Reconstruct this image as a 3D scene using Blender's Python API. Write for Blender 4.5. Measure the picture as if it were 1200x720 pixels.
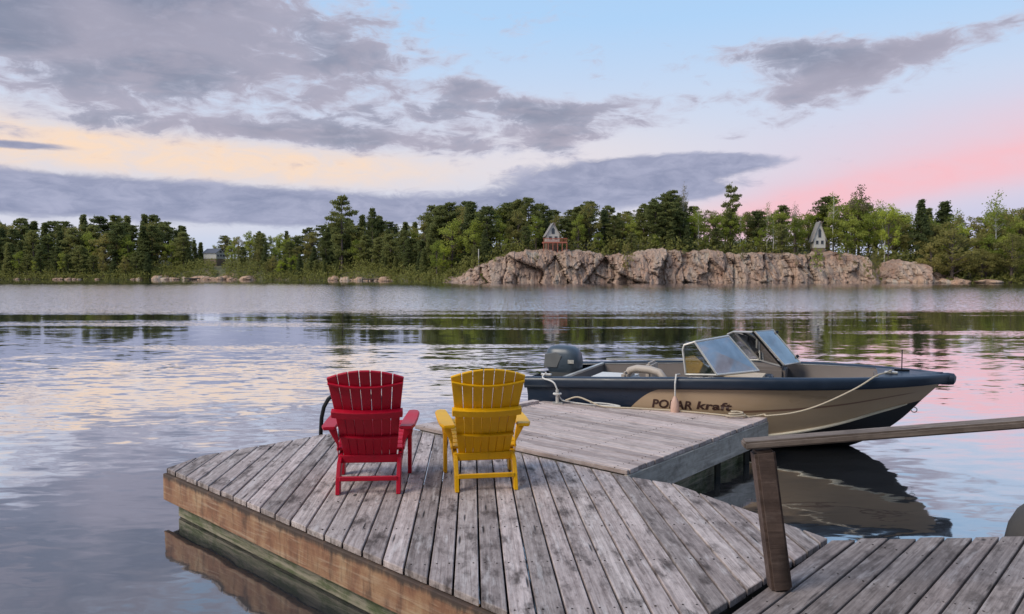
import bpy, bmesh, math, random
import numpy as np
from mathutils import Vector, Matrix, noise
R = math.radians
random.seed(7); rng = np.random.default_rng(7)
scene = bpy.context.scene
col = scene.collection
for o in list(bpy.data.objects): bpy.data.objects.remove(o)

# ------------------------------------------------------------------ camera
cd = bpy.data.cameras.new('camera'); cam = bpy.data.objects.new('camera', cd); col.objects.link(cam)
cd.sensor_width = 36; cd.lens = 26.7; cd.clip_start = .05; cd.clip_end = 6000
cam.location = (0, 0, 1.65); cam.rotation_euler = (R(90-2.51), 0, 0)
scene.camera = cam
WL = -0.40            # water level; the main dock's top is z = 0
SUN_AZ, SUN_EL = R(240), R(45)      # compass style: 0 = +Y, clockwise; high, to the left

# ------------------------------------------------------------------ node helper
class NT:
    def __init__(s, tree): s.t = tree; s.n = tree.nodes; s.l = tree.links
    def put(s, sock, v):
        if isinstance(v, bpy.types.NodeSocket): s.l.new(v, sock)
        elif v is not None:
            if sock.type == 'RGBA' and not hasattr(v, '__len__'): v = (v, v, v, 1)
            if sock.type == 'RGBA' and len(v) == 3: v = (*v, 1)
            sock.default_value = v
    def m(s, op, a, b=None, c=None, clamp=False):
        n = s.n.new('ShaderNodeMath'); n.operation = op; n.use_clamp = clamp
        for i, v in enumerate((a, b, c)): s.put(n.inputs[i], v)
        return n.outputs[0]
    def vm(s, op, a, b=None):
        n = s.n.new('ShaderNodeVectorMath'); n.operation = op
        s.put(n.inputs[0], a); s.put(n.inputs[1], b)
        return n.outputs[0]
    def mix(s, f, a, b, mode='MIX'):
        n = s.n.new('ShaderNodeMix'); n.data_type = 'RGBA'; n.blend_type = mode
        s.put(n.inputs[0], f); s.put(n.inputs[6], a); s.put(n.inputs[7], b)
        return n.outputs[2]
    def ss(s, v, a, b, o0=0., o1=1.):
        n = s.n.new('ShaderNodeMapRange'); n.interpolation_type = 'SMOOTHSTEP'
        s.put(n.inputs[0], v); s.put(n.inputs[1], a); s.put(n.inputs[2], b); s.put(n.inputs[3], o0); s.put(n.inputs[4], o1)
        return n.outputs[0]
    def lin(s, v, a, b, o0=0., o1=1.):
        n = s.n.new('ShaderNodeMapRange')
        s.put(n.inputs[0], v); s.put(n.inputs[1], a); s.put(n.inputs[2], b); s.put(n.inputs[3], o0); s.put(n.inputs[4], o1)
        return n.outputs[0]
    def noise(s, vec, scale, detail=3, rough=.5, dist=0., w=None):
        n = s.n.new('ShaderNodeTexNoise')
        s.put(n.inputs['Vector'], vec); n.inputs['Scale'].default_value = scale
        n.inputs['Detail'].default_value = detail; n.inputs['Roughness'].default_value = rough; n.inputs['Distortion'].default_value = dist
        return n.outputs['Fac']
    def voro(s, vec, scale, feature='F1'):
        n = s.n.new('ShaderNodeTexVoronoi'); n.feature = feature
        s.put(n.inputs['Vector'], vec); n.inputs['Scale'].default_value = scale
        return n.outputs['Distance'], (n.outputs['Color'] if feature == 'F1' else None)
    def ramp(s, v, stops):
        n = s.n.new('ShaderNodeValToRGB'); s.put(n.inputs[0], v)
        e = n.color_ramp.elements
        while len(e) < len(stops): e.new(0.5)
        for i, (p, c) in enumerate(stops):
            e[i].position = p; e[i].color = (*c, 1)
        return n.outputs[0]
    def comb(s, x, y, z):
        n = s.n.new('ShaderNodeCombineXYZ')
        for i, v in enumerate((x, y, z)): s.put(n.inputs[i], v)
        return n.outputs[0]
    def sep(s, v):
        n = s.n.new('ShaderNodeSeparateXYZ'); s.put(n.inputs[0], v); return n.outputs
    def tc(s, which='Object'): return s.n.new('ShaderNodeTexCoord').outputs[which]
    def scl(s, v, sc):
        return s.vm('MULTIPLY', v, sc)

def srgb(r, g, b):
    f = lambda c: (c/255/12.92) if c/255 <= .04045 else ((c/255+.055)/1.055)**2.4
    return (f(r), f(g), f(b))

# ------------------------------------------------------------------ sky
world = bpy.data.worlds.new('World'); scene.world = world; world.use_nodes = True
world.node_tree.nodes.clear()
k = NT(world.node_tree)
d = k.vm('NORMALIZE', k.tc('Generated'))
sx, sy, sz = k.sep(d)
AZ = k.m('MULTIPLY', k.m('ARCTAN2', sx, sy), 57.2958)       # degrees, 0 = +Y, right positive
EL = k.m('MULTIPLY', k.m('ARCSINE', sz), 57.2958)
sky = k.n.new('ShaderNodeTexSky'); sky.sky_type = 'NISHITA'; sky.sun_disc = False
sky.sun_elevation = SUN_EL; sky.sun_rotation = SUN_AZ
nish = k.scl(sky.outputs[0], (.05, .05, .05))
e01 = k.lin(EL, 0, 90)
clear = k.ramp(e01, [(0, srgb(200, 212, 236)), (.08, srgb(217, 223, 241)), (.14, srgb(207, 222, 246)),
                     (.20, srgb(180, 216, 253)), (.40, srgb(160, 196, 240)), (1, srgb(145, 180, 226))])
clear = k.mix(.06, clear, nish)
# noise coordinates of a flat cloud layer seen in perspective
den = k.m('ADD', k.m('MAXIMUM', sz, 0), .11)
P = k.comb(k.m('DIVIDE', sx, den), k.m('DIVIDE', sy, den), 0)
q = k.noise(P, 1.15, 6, .62, .35)
big = k.noise(k.vm('ADD', P, (7.3, 2.1, 0)), .33, 3, .5)
fine = k.noise(k.comb(k.m('MULTIPLY', AZ, .16), k.m('MULTIPLY', EL, .40), 0), 2.5, 6, .64, .5)
def gauss(a, e, ra, re, slope=0.):
    da = k.m('SUBTRACT', AZ, a)
    de = k.m('SUBTRACT', k.m('SUBTRACT', EL, e), k.m('MULTIPLY', da, slope))
    r2 = k.m('ADD', k.m('POWER', k.m('ABSOLUTE', k.m('DIVIDE', da, ra)), 2.), k.m('POWER', k.m('ABSOLUTE', k.m('DIVIDE', de, re)), 2.))
    return k.m('EXPONENT', k.m('MULTIPLY', r2, -1.))
def total(lst):
    acc = None
    for (a, e, ra, re, sl, w) in lst:
        g = k.m('MULTIPLY', gauss(a, e, ra, re, sl), w)
        acc = g if acc is None else k.m('ADD', acc, g)
    return acc
# warm sunset light on the thin high haze, low in the west (left) and pink in the north (right)
peach = k.m('MINIMUM', total([(-25, 8.2, 11, 1.5, -.02, 1.0), (-12, 7.6, 9, 1.3, 0, .8), (-44, 8.4, 16, 2.2, 0, .9)]), 1)
peach = k.m('MULTIPLY', peach, k.lin(fine, .3, .66, .45, 1.0))
clear = k.mix(peach, clear, srgb(253, 222, 194))
warm2 = k.m('MINIMUM', total([(-8, 4.6, 8, 1.0, 0, .40), (-30, 3.3, 16, .8, 0, .30), (4, 8.6, 12, 2.6, 0, .55), (14, 4.4, 6, .8, 0, .5)]), 1)
clear = k.mix(warm2, clear, srgb(240, 226, 224))
pink = k.m('MINIMUM', total([(29, 6.3, 11, 1.5, .12, .82), (19.5, 4.0, 6, 1.7, .14, .80), (14, 3.0, 4, 1.2, 0, .40), (48, 9, 16, 3.0, .05, .8), (28, 8.4, 14, 2.6, .08, .26)]), 1)
pink = k.m('MULTIPLY', pink, k.lin(fine, .2, .75, .75, 1.0))
clear = k.mix(pink, clear, srgb(248, 194, 203))
lav = k.m('MINIMUM', total([(34, 3.4, 9, 1.6, .1, .55)]), 1)
clear = k.mix(lav, clear, srgb(205, 195, 225))
# cloud cover
M = total([(-27, 14.6, 14, 5.2, 0, .84), (-40, 17, 14, 5, 0, .55), (-18, 15.5, 8, 3.4, 0, .30), (-8, 12.6, 8, 2.6, -.05, .62), (-20, 18.6, 7, 1.8, 0, .30),
           (-15, 9.9, 9, .9, -.03, .72), (-3.2, 13.7, 2.2, .9, 0, .45), (-4, 9.3, 6, 1.2, 0, .38), (2.5, 9.7, 3.2, .8, 0, .66),
           (20, 15.0, 4.8, 1.2, -.08, .82), (25, 13.8, 6.4, 1.4, .14, .84), (21.5, 12.6, 4.2, .9, .10, .56), (25.5, 12.0, 2.6, .7, .1, .45), (12, 13.4, 4.2, 1.1, 0, .56), (8, 12.0, 7, 1.0, .03, .60), (18, 10.2, 9, .7, 0, .22), (4, 10.6, 5, 1.2, 0, .58), (30, 14.8, 5, .9, .1, .66), (14.5, 15.2, 3.5, .9, 0, .40),
           (-30, 23, 22, 6, 0, .75), (1.5, 12.2, 4, 1.0, 0, .45), (-5, 16, 6, 1.6, 0, .22)])
away = k.ss(EL, 20, 34)                               # the same broken cover goes on overhead and behind
behind = k.ss(k.m('ABSOLUTE', AZ), 42, 65)
gen = k.m('MULTIPLY', k.m('MAXIMUM', away, behind), k.ss(big, .40, .60, .1, .62))
M = k.m('ADD', M, k.m('MULTIPLY', gen, k.ss(EL, 3, 9)))
warp = k.n.new('ShaderNodeTexNoise'); k.put(warp.inputs['Vector'], P); warp.inputs['Scale'].default_value = 2.2; warp.inputs['Detail'].default_value = 2
Pw = k.vm('ADD', P, k.scl(warp.outputs['Color'], (.5, .5, 0)))
puff, _ = k.voro(Pw, 2.3)
shape = k.m('ADD', k.m('MULTIPLY', k.m('SUBTRACT', .42, puff), .75), k.m('ADD', k.m('MULTIPLY', k.m('SUBTRACT', q, .5), 1.75), k.m('MULTIPLY', k.m('SUBTRACT', fine, .5), 1.6)))
D = k.m('ADD', M, shape)
alpha = k.ss(D, .20, .78)
thick = k.ss(D, .40, 1.35)
lit = k.noise(k.vm('ADD', P, (.05, .10, 0)), 1.15, 4, .62, .35)
rim = k.m('MAXIMUM', k.ss(k.m('SUBTRACT', q, lit), -.05, .08), k.ss(puff, .35, .75))
ccol = k.ramp(thick, [(0, srgb(206, 206, 224)), (.28, srgb(166, 168, 188)), (.6, srgb(146, 151, 172)), (1, srgb(128, 134, 156))])
ccol = k.mix(k.m('MULTIPLY', rim, .55), ccol, srgb(182, 174, 190))
ccol = k.mix(k.m('MULTIPLY', k.ss(fine, .45, .72), .30), ccol, srgb(180, 180, 200))
cmix = k.mix(k.m('MULTIPLY', alpha, .94), clear, ccol)
# the long flat bank low over the shore
MB_ = total([(-32, 5.15, 17, 1.55, 0, 1.0), (-14, 4.6, 12, 1.35, 0, .85), (1, 5.0, 8, 1.1, .05, .62), (10, 7.6, 8.0, 1.15, .02, .95), (15, 8.0, 5.2, .7, 0, .5), (5, 6.4, 9, 1.5, .0, .5), (13, 5.9, 6, .7, .02, .50),
             (-33, 8.05, 3.8, .33, 0, .8), (-55, 5.0, 16, 1.8, 0, .8)])
DB = k.m('ADD', MB_, k.m('ADD', k.m('MULTIPLY', k.m('SUBTRACT', fine, .5), .75), k.m('MULTIPLY', k.m('SUBTRACT', q, .5), .35)))
ab = k.ss(DB, .34, .68)
bcol = k.mix(k.m('ADD', k.m('MULTIPLY', k.ss(fine, .35, .68), .6), k.m('MULTIPLY', k.ss(q, .35, .62), .4)), srgb(134, 142, 172), srgb(172, 176, 202))
cmix = k.mix(k.m('MULTIPLY', ab, .93), cmix, bcol)
bg = k.n.new('ShaderNodeBackground'); k.put(bg.inputs[0], cmix); bg.inputs[1].default_value = 1.0
world.cycles.sampling_method = 'MANUAL'; world.cycles.sample_map_resolution = 256
wo = k.n.new('ShaderNodeOutputWorld'); k.l.new(bg.outputs[0], wo.inputs[0])

# ------------------------------------------------------------------ sun (veiled, very soft) and exposure
sd = bpy.data.lights.new('sun', 'SUN'); sun = bpy.data.objects.new('sun', sd); col.objects.link(sun)
sd.energy = 3.0; sd.angle = R(30); sd.color = (1, .90, .77)
tow = Vector((math.sin(SUN_AZ)*math.cos(SUN_EL), math.cos(SUN_AZ)*math.cos(SUN_EL), math.sin(SUN_EL)))
sun.rotation_euler = tow.to_track_quat('Z', 'Y').to_euler()
vs = scene.view_settings; vs.view_transform = 'Standard'; vs.look = 'None'; vs.exposure = 0.0; vs.gamma = 1
scene.render.engine = 'CYCLES'
cy = scene.cycles; cy.max_bounces = 6; cy.diffuse_bounces = 3; cy.glossy_bounces = 3; cy.transmission_bounces = 3; cy.transparent_max_bounces = 6

# ------------------------------------------------------------------ object helpers
def link(o, parent=None):
    col.objects.link(o)
    if parent is not None: o.parent = parent
    return o
def tag(o, label=None, cat=None, group=None, kind=None):
    if label: o['label'] = label
    if cat: o['category'] = cat
    if group: o['group'] = group
    if kind: o['kind'] = kind
    return o
def empty(name, loc=(0, 0, 0), rz=0., scale=None):
    o = bpy.data.objects.new(name, None); link(o); o.location = loc; o.rotation_euler = (0, 0, rz)
    if scale is not None: o.scale = scale
    o.empty_display_size = .1
    return o
class MB:
    def __init__(s): s.v = []; s.f = []; s.uv = None
    def add(s, v, f):
        n = len(s.v); s.v += [tuple(p) for p in v]; s.f += [tuple(i+n for i in q) for q in f]; return s
    def box(s, c, size, M=None):
        x, y, z = [a/2 for a in size]
        v = [Vector((i*x, j*y, l*z)) for l in (-1, 1) for j in (-1, 1) for i in (-1, 1)]
        if M is not None: v = [M @ p for p in v]
        v = [p+Vector(c) for p in v]
        return s.add(v, [(0, 2, 3, 1), (4, 5, 7, 6), (0, 1, 5, 4), (2, 6, 7, 3), (0, 4, 6, 2), (1, 3, 7, 5)])
    def bar(s, a, b, w, h, up=(0, 0, 1)):
        a, b = Vector(a), Vector(b); t = (b-a).normalized(); u = Vector(up)
        sd = t.cross(u).normalized(); u = sd.cross(t).normalized()
        v = []
        for p in (a, b):
            for (i, j) in ((-1, -1), (1, -1), (1, 1), (-1, 1)): v.append(p+sd*(i*w/2)+u*(j*h/2))
        return s.add(v, [(0, 1, 2, 3), (7, 6, 5, 4), (0, 4, 5, 1), (1, 5, 6, 2), (2, 6, 7, 3), (3, 7, 4, 0)])
    def tube(s, pts, r, n=8, cap=True):
        pts = [Vector(p) for p in pts]; rr = r if hasattr(r, '__len__') else [r]*len(pts)
        base = len(s.v); u = None
        for i, p in enumerate(pts):
            t = (pts[min(i+1, len(pts)-1)]-pts[max(i-1, 0)]).normalized()
            if u is None:
                u = t.orthogonal().normalized()
            else:
                u = (u-t*u.dot(t))
                u = u.normalized() if u.length > 1e-6 else t.orthogonal().normalized()
            w = t.cross(u)
            for j in range(n):
                a = 2*math.pi*j/n; s.v.append(tuple(p+(u*math.cos(a)+w*math.sin(a))*rr[i]))
        for i in range(len(pts)-1):
            for j in range(n):
                a = base+i*n+j; b = base+i*n+(j+1) % n
                s.f.append((a, b, b+n, a+n))
        if cap:
            s.f.append(tuple(base+j for j in reversed(range(n)))); s.f.append(tuple(base+(len(pts)-1)*n+j for j in range(n)))
        return s
    def prism(s, poly, axis, a, b):          # poly of 2D points, extruded along axis 0/1/2 from a to b
        n = len(poly); v = []
        for t in (a, b):
            for (p, q_) in poly:
                if axis == 0: v.append((t, p, q_))
                elif axis == 1: v.append((p, t, q_))
                else: v.append((p, q_, t))
        f = [tuple(range(n-1, -1, -1)), tuple(range(n, 2*n))]
        f += [(i, (i+1) % n, n+(i+1) % n, n+i) for i in range(n)]
        return s.add(v, f)
    def grid(s, rows):                        # rows of equally long point lists
        n = len(rows[0]); base = len(s.v)
        for r_ in rows: s.v += [tuple(p) for p in r_]
        for i in range(len(rows)-1):
            for j in range(n-1):
                a = base+i*n+j; s.f.append((a, a+1, a+n+1, a+n))
        return s
    def build(s, name, mat, parent=None, smooth=False, bevel=0., seg=1, weld=False, sharp=40):
        me = bpy.data.meshes.new(name); me.from_pydata(s.v, [], s.f)
        bm = bmesh.new(); bm.from_mesh(me)
        if weld: bmesh.ops.remove_doubles(bm, verts=bm.verts, dist=1e-5)
        bmesh.ops.recalc_face_normals(bm, faces=bm.faces)
        if bevel:
            es = [e for e in bm.edges if len(e.link_faces) == 2 and e.calc_face_angle(0) > R(30)]
            bmesh.ops.bevel(bm, geom=es, offset=bevel, segments=seg, affect='EDGES', clamp_overlap=True)
        bm.to_mesh(me); bm.free()
        if smooth:
            me.shade_smooth()
            me.set_sharp_from_angle(angle=R(sharp))
        me.materials.append(mat)
        o = bpy.data.objects.new(name, me); return link(o, parent)
def copy_tree(o, parent=None):
    c = o.copy(); link(c, parent)
    for ch in list(o.children): copy_tree(ch, c)
    return c
def material(name):
    m = bpy.data.materials.new(name); m.use_nodes = True; m.node_tree.nodes.clear()
    kk = NT(m.node_tree); out = kk.n.new('ShaderNodeOutputMaterial')
    b = kk.n.new('ShaderNodeBsdfPrincipled'); kk.l.new(b.outputs[0], out.inputs[0])
    return m, kk, b, out
def bump(kk, b, h, strength, dist=.01):
    n = kk.n.new('ShaderNodeBump'); n.inputs['Strength'].default_value = strength; n.inputs['Distance'].default_value = dist
    kk.put(n.inputs['Height'], h); kk.l.new(n.outputs[0], b.inputs['Normal']); return n
def simple(name, c, rough=.5, metal=0., var=.12, scale=6., bmp=0.):
    m, kk, b, out = material(name)
    o = kk.tc(); n = kk.noise(o, scale, 4, .6)
    kk.put(b.inputs['Base Color'], kk.mix(n, [x*(1-var) for x in c], [min(1, x*(1+var)) for x in c]))
    kk.put(b.inputs['Roughness'], kk.lin(n, .3, .7, max(.02, rough-.08), min(1, rough+.08)))
    b.inputs['Metallic'].default_value = metal
    if bmp: bump(kk, b, kk.noise(o, scale*8, 3, .6), bmp, .004)
    return m

# ------------------------------------------------------------------ materials
def plank_material(name, light, dark, moss, stain=.5):
    """weathered boards: grain runs along the board's own x axis"""
    m, kk, b, out = material(name)
    o = kk.tc(); oi = kk.n.new('ShaderNodeObjectInfo').outputs['Random']
    off = kk.comb(kk.m('MULTIPLY', oi, 37.), kk.m('MULTIPLY', oi, 91.), 0)
    p = kk.vm('ADD', o, off)
    g1 = kk.noise(kk.scl(p, (1.6, 46, 20)), 1, 5, .62, .6)
    g2 = kk.noise(kk.scl(p, (5., 150, 60)), 1, 3, .6, .2)
    blot = kk.noise(kk.scl(p, (3.2, 7.5, 7)), 1, 5, .66)
    blot2 = kk.noise(kk.scl(p, (9., 22, 9)), 1, 4, .7, .5)
    tone = kk.m('ADD', kk.m('MULTIPLY', g1, .48), kk.m('ADD', kk.m('MULTIPLY', g2, .20), kk.m('MULTIPLY', blot2, .32)))
    c = kk.ramp(tone, [(.28, dark), (.44, [a*.55+b_*.45 for a, b_ in zip(dark, light)]), (.60, light), (.80, [min(1, x*1.22) for x in light])])
    pv = kk.lin(oi, 0, 1, .62, 1.14)
    c = kk.mix(1, c, kk.comb(pv, pv, pv), 'MULTIPLY')
    tint = kk.m('FRACT', kk.m('MULTIPLY', oi, 17.3))
    c = kk.mix(kk.m('MULTIPLY', tint, .30), c, kk.mix(1, c, (1.06, .95, .97), 'MULTIPLY'))
    st = kk.ss(blot, .48, .70)
    c = kk.mix(kk.m('MULTIPLY', st, stain), c, [x*.42 for x in dark])
    spk = kk.ss(kk.noise(kk.scl(p, (14, 40, 9)), 1, 4, .7), .56, .70)
    c = kk.mix(kk.m('MULTIPLY', spk, stain*.6), c, [x*.6 for x in dark])
    pale = kk.ss(kk.noise(kk.scl(kk.vm('ADD', p, (5, 3, 0)), (2.4, 14, 7)), 1, 5, .66), .53, .70)
    c = kk.mix(kk.m('MULTIPLY', pale, .42), c, moss)
    # splits: thin dark slits along the grain, and a few knots
    vd, vc = kk.voro(kk.scl(p, (2.2, 26, 1)), 1)
    pick = kk.ss(kk.sep(vc)[0], .80, .84)
    slit = kk.m('MULTIPLY', pick, kk.ss(vd, .24, .08))
    kd, kc = kk.voro(kk.scl(p, (2.6, 6.5, 1)), 1)
    knot = kk.m('MULTIPLY', kk.ss(kk.sep(kc)[1], .76, .79), kk.ss(kd, .12, .05))
    mark = kk.m('MAXIMUM', slit, knot)
    c = kk.mix(kk.m('MULTIPLY', mark, .9), c, (.016, .013, .012))
    kk.put(b.inputs['Base Color'], c); b.inputs['Roughness'].default_value = .82
    b.inputs['Specular IOR Level'].default_value = .25
    h = kk.m('SUBTRACT', kk.m('ADD', kk.m('MULTIPLY', g1, .7), kk.m('MULTIPLY', g2, .5)), kk.m('MULTIPLY', mark, 1.2))
    bump(kk, b, h, .75, .006)
    return m
M_PLANK = plank_material('weathered_planks', (.58, .495, .465), (.12, .088, .080), (.72, .665, .645), .88)
M_PLAT = plank_material('pale_planks', (.62, .52, .485), (.28, .215, .195), (.72, .645, .61), .36)
M_NEAR = plank_material('dark_planks', (.40, .335, .31), (.085, .062, .056), (.55, .50, .485), .68)
M_GREYBOARD = plank_material('grey_fascia', (.43, .395, .35), (.18, .16, .135), (.53, .49, .45), .5)
M_RAIL = plank_material('rail_wood', (.33, .27, .23), (.11, .085, .07), (.42, .37, .34), .4)
M_POST = plank_material('brown_post', (.165, .115, .095), (.06, .042, .036), (.26, .205, .18), .45)

def fascia_material():
    m, kk, b, out = material('rusty_fascia')
    o = kk.tc(); x, y, z = kk.sep(o)
    g = kk.noise(kk.scl(o, (3, 30, 40)), 1, 4, .6, .4)
    patch = kk.noise(kk.scl(o, (5.5, 5, 3.0)), 1, 5, .65, .4)
    run = kk.noise(kk.scl(o, (10, 3, 2.6)), 1, 6, .72, .3)
    c = kk.ramp(patch, [(.28, (.13, .058, .036)), (.45, (.26, .125, .07)), (.60, (.35, .20, .11)), (.78, (.43, .30, .18))])
    c = kk.mix(kk.ss(g, .45, .75, 0, .45), c, (.55, .43, .30))
    c = kk.mix(kk.ss(run, .48, .74, 0, .8), c, (.085, .05, .035))
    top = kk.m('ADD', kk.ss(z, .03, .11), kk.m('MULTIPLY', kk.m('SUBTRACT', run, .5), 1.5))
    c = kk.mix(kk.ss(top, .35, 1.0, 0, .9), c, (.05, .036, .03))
    kk.put(b.inputs['Base Color'], c); b.inputs['Roughness'].default_value = .85
    bump(kk, b, kk.m('ADD', g, patch), .6, .008); return m
M_FASCIA = fascia_material()
def crib_material():
    m, kk, b, out = material('mossy_timber')
    o = kk.tc(); x, y, z = kk.sep(o)
    g = kk.noise(kk.scl(o, (3, 22, 40)), 1, 4, .6, .4)
    s_ = kk.noise(o, 6, 5, .65)
    c = kk.mix(s_, (.20, .17, .12), (.42, .38, .29))
    c = kk.mix(kk.ss(g, .4, .7), c, (.11, .11, .07))
    c = kk.mix(kk.ss(kk.m('ADD', s_, kk.m('MULTIPLY', g, .4)), .58, .86, 0, .8), c, (.075, .10, .035))
    kk.put(b.inputs['Base Color'], c); b.inputs['Roughness'].default_value = .9
    bump(kk, b, kk.m('ADD', g, s_), .8, .015); return m
M_CRIB = crib_material()
M_DARKWOOD = simple('wet_dark_wood', (.03, .026, .02), .7, bmp=.4)

def plastic(name, c):
    m, kk, b, out = material(name)
    o = kk.tc(); n = kk.noise(o, 3, 4, .6); f = kk.noise(kk.scl(o, (1, 1, 1)), 90, 2, .6)
    kk.put(b.inputs['Base Color'], kk.mix(kk.lin(n, .3, .7), [x*.88 for x in c], [min(1, x*1.08) for x in c]))
    gr = kk.noise(kk.scl(o, (4, 4, 1.2)), 2.2, 5, .68)
    cc = kk.mix(kk.lin(n, .3, .7), [x*.84 for x in c], [min(1, x*1.08) for x in c])
    cc = kk.mix(kk.ss(gr, .56, .76, 0, .35), cc, [x*.35+.02 for x in c])
    kk.put(b.inputs['Base Color'], cc)
    kk.put(b.inputs['Roughness'], kk.lin(n, .3, .7, .36, .55)); bump(kk, b, f, .18, .002); b.inputs['Specular IOR Level'].default_value = .35; return m
M_RED = plastic('red_plastic', (.47, .003, .026)); M_YELLOW = plastic('yellow_plastic', (.78, .41, .003))

# ------------------------------------------------------------------ water
def water_material():
    m, kk, b, out = material('lake_water')
    o = kk.tc('Object'); x, y, z = kk.sep(o)
    wob = kk.noise(kk.scl(o, (.012, .05, 1)), 1, 4, .6)
    yy = kk.m('ADD', y, kk.m('MULTIPLY', kk.m('SUBTRACT', wob, .5), 22.))
    # a breeze ruffles the water in a broad lane out on the lake, calm in front of and behind it
    lane = kk.m('MULTIPLY', kk.ss(yy, 37, 44), kk.m('ADD', kk.m('MULTIPLY', kk.ss(yy, 195, 55), .78), kk.m('MULTIPLY', kk.ss(x, 5, -30), kk.m('MULTIPLY', kk.ss(yy, 190, 120), .25))))
    streak = kk.noise(kk.scl(o, (.035, .22, 1)), 1, 5, .65)
    mid = kk.m('MULTIPLY', kk.m('MULTIPLY', kk.ss(yy, 13, 20), kk.ss(yy, 50, 40)), kk.ss(streak, .50, .66))
    def slopes(scale, sc, off):
        n = kk.n.new('ShaderNodeTexNoise'); kk.put(n.inputs['Vector'], kk.scl(kk.vm('ADD', o, off), sc)); n.inputs['Scale'].default_value = scale
        n.inputs['Detail'].default_value = 3; n.inputs['Roughness'].default_value = .55; n.inputs['Distortion'].default_value = .5
        return kk.vm('SUBTRACT', n.outputs['Color'], (.5, .5, .5))
    gust = kk.ss(kk.noise(kk.scl(o, (.10, .24, 1)), 1, 4, .6), .34, .68)
    near = kk.ss(y, 2, 10)
    far = kk.ss(y, 15, 26)
    amp1 = kk.m('MULTIPLY', kk.lin(near, 0, 1, .055, .085), kk.lin(far, 0, 1, 1, .26))            # long soft undulations
    amp2 = kk.m('MULTIPLY', kk.m('MULTIPLY', kk.lin(near, 0, 1, .085, .19), kk.lin(gust, 0, 1, .40, 1.)), kk.lin(far, 0, 1, 1, .16))
    amp3 = kk.m('ADD', kk.m('MULTIPLY', lane, .30), kk.m('ADD', kk.m('MULTIPLY', mid, .16), kk.m('ADD', .012, kk.m('MULTIPLY', kk.ss(y, 80, 110), .05))))
    def vs_(v, a): 
        n = kk.n.new('ShaderNodeVectorMath'); n.operation = 'SCALE'; kk.put(n.inputs[0], v); kk.put(n.inputs['Scale'], a); return n.outputs[0]
    nv = kk.vm('ADD', vs_(slopes(.55, (1.0, 2.2, 1), (0, 0, 0)), amp1), kk.vm('ADD', vs_(slopes(1.8, (1.3, 3.4, 1), (13, 7, 0)), amp2), vs_(slopes(4.5, (1, 2, 1), (3, 9, 0)), amp3)))
    # wind chop seen this flat shows mostly the near faces of its wavelets
    chop = kk.m('MULTIPLY', kk.m('ABSOLUTE', kk.m('SUBTRACT', kk.noise(kk.scl(o, (1.2, 2.2, 1)), 3.1, 3, .6), .5)), kk.m('ADD', kk.m('MULTIPLY', lane, -1.15), kk.m('MULTIPLY', mid, -.5)))
    nv = kk.vm('ADD', nv, kk.comb(0, chop, 0))
    nv = kk.vm('MULTIPLY', nv, (.6, 1.0, 0))
    nv = kk.vm('NORMALIZE', kk.vm('ADD', nv, (0, 0, 1)))
    gl = kk.n.new('ShaderNodeBsdfGlossy'); gl.inputs['Roughness'].default_value = .04; gl.inputs[0].default_value = (.94, .95, .97, 1); kk.put(gl.inputs['Normal'], nv)
    df = kk.n.new('ShaderNodeBsdfDiffuse'); df.inputs[0].default_value = (.034, .036, .040, 1)
    lw = kk.n.new('ShaderNodeLayerWeight'); kk.put(lw.inputs['Normal'], nv)
    fac = kk.m('ADD', .12, kk.m('MULTIPLY', kk.ss(lw.outputs['Facing'], .46, .90), .84))
    mx = kk.n.new('ShaderNodeMixShader'); kk.put(mx.inputs[0], fac); kk.l.new(df.outputs[0], mx.inputs[1]); kk.l.new(gl.outputs[0], mx.inputs[2]); kk.l.new(mx.outputs[0], out.inputs[0])
    return m
w = MB(); w.add([(-2500, -80, 0), (2500, -80, 0), (2500, 4000, 0), (-2500, 4000, 0)], [(0, 1, 2, 3)])
water = w.build('lake_water', water_material()); water.location = (0, 0, WL); tag(water, kind='structure', label='calm lake water with soft ripples and reflections')

# ------------------------------------------------------------------ far shore
SH = np.array([(-500, 330), (-300, 285), (-170, 264), (-113, 257), (-80, 248), (-50, 226), (-32, 204), (-18, 180), (-10, 173), (0, 171), (40, 170), (78, 168), (90, 164), (120, 158), (200, 148), (500, 130)], float)
TOP = np.array([(-500, 2.2), (-170, 2.2), (-120, 2.0), (-105, 4.2), (-85, 3.0), (-55, 2.4), (-45, 2.8), (-30, 2.0), (-18, .8), (-13, 1.0), (-10.5, 2.6), (-6.5, 4.6), (-1.5, 6.5), (4, 7.9), (12, 8.0), (20, 7.0), (26, 6.6), (29, 7.3), (35, 7.7),
                (45, 7.6), (52, 6.6), (58, 7.0), (65, 6.6), (72, 7.0), (77, 7.0), (80.0, 6.2), (81.2, 1.6), (82.6, 2.0), (83.5, 3.8), (86, 5.0), (90, 4.6), (93, 3.0), (96, 1.6), (102, 1.2), (130, 1.3), (200, 1.5), (500, 1.5)], float)
def shoreY(x): return float(np.interp(x, SH[:, 0], SH[:, 1]))
def topZ(x): return float(np.interp(x, TOP[:, 0], TOP[:, 1]))*.93
def groundZ(x, y):
    dd = y-shoreY(x)
    if dd < 0: return WL-1.0+dd*.05
    cliff = max(0., min(1., (x+16)/4))*max(0., min(1., (97-x)/3))
    t = topZ(x); lead = 2.6*cliff+(1-cliff)*7; dd = dd-5.4*cliff
    if dd < 0: return WL-1.0
    a = min(1, dd/lead); a = a*a*(3-2*a)
    z = WL-.5+(t+.5)*a
    rise = max(0, dd-lead)
    z += (.11*(1-cliff)+.10*cliff)*min(rise, 60)+noise.noise(Vector((x*.07, y*.07, 3)))*.5*min(1, dd/8)
    return z
m_soil, kk, b, _ = material('forest_floor')
o_ = kk.tc(); n_ = kk.noise(o_, .5, 5, .6)
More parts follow.
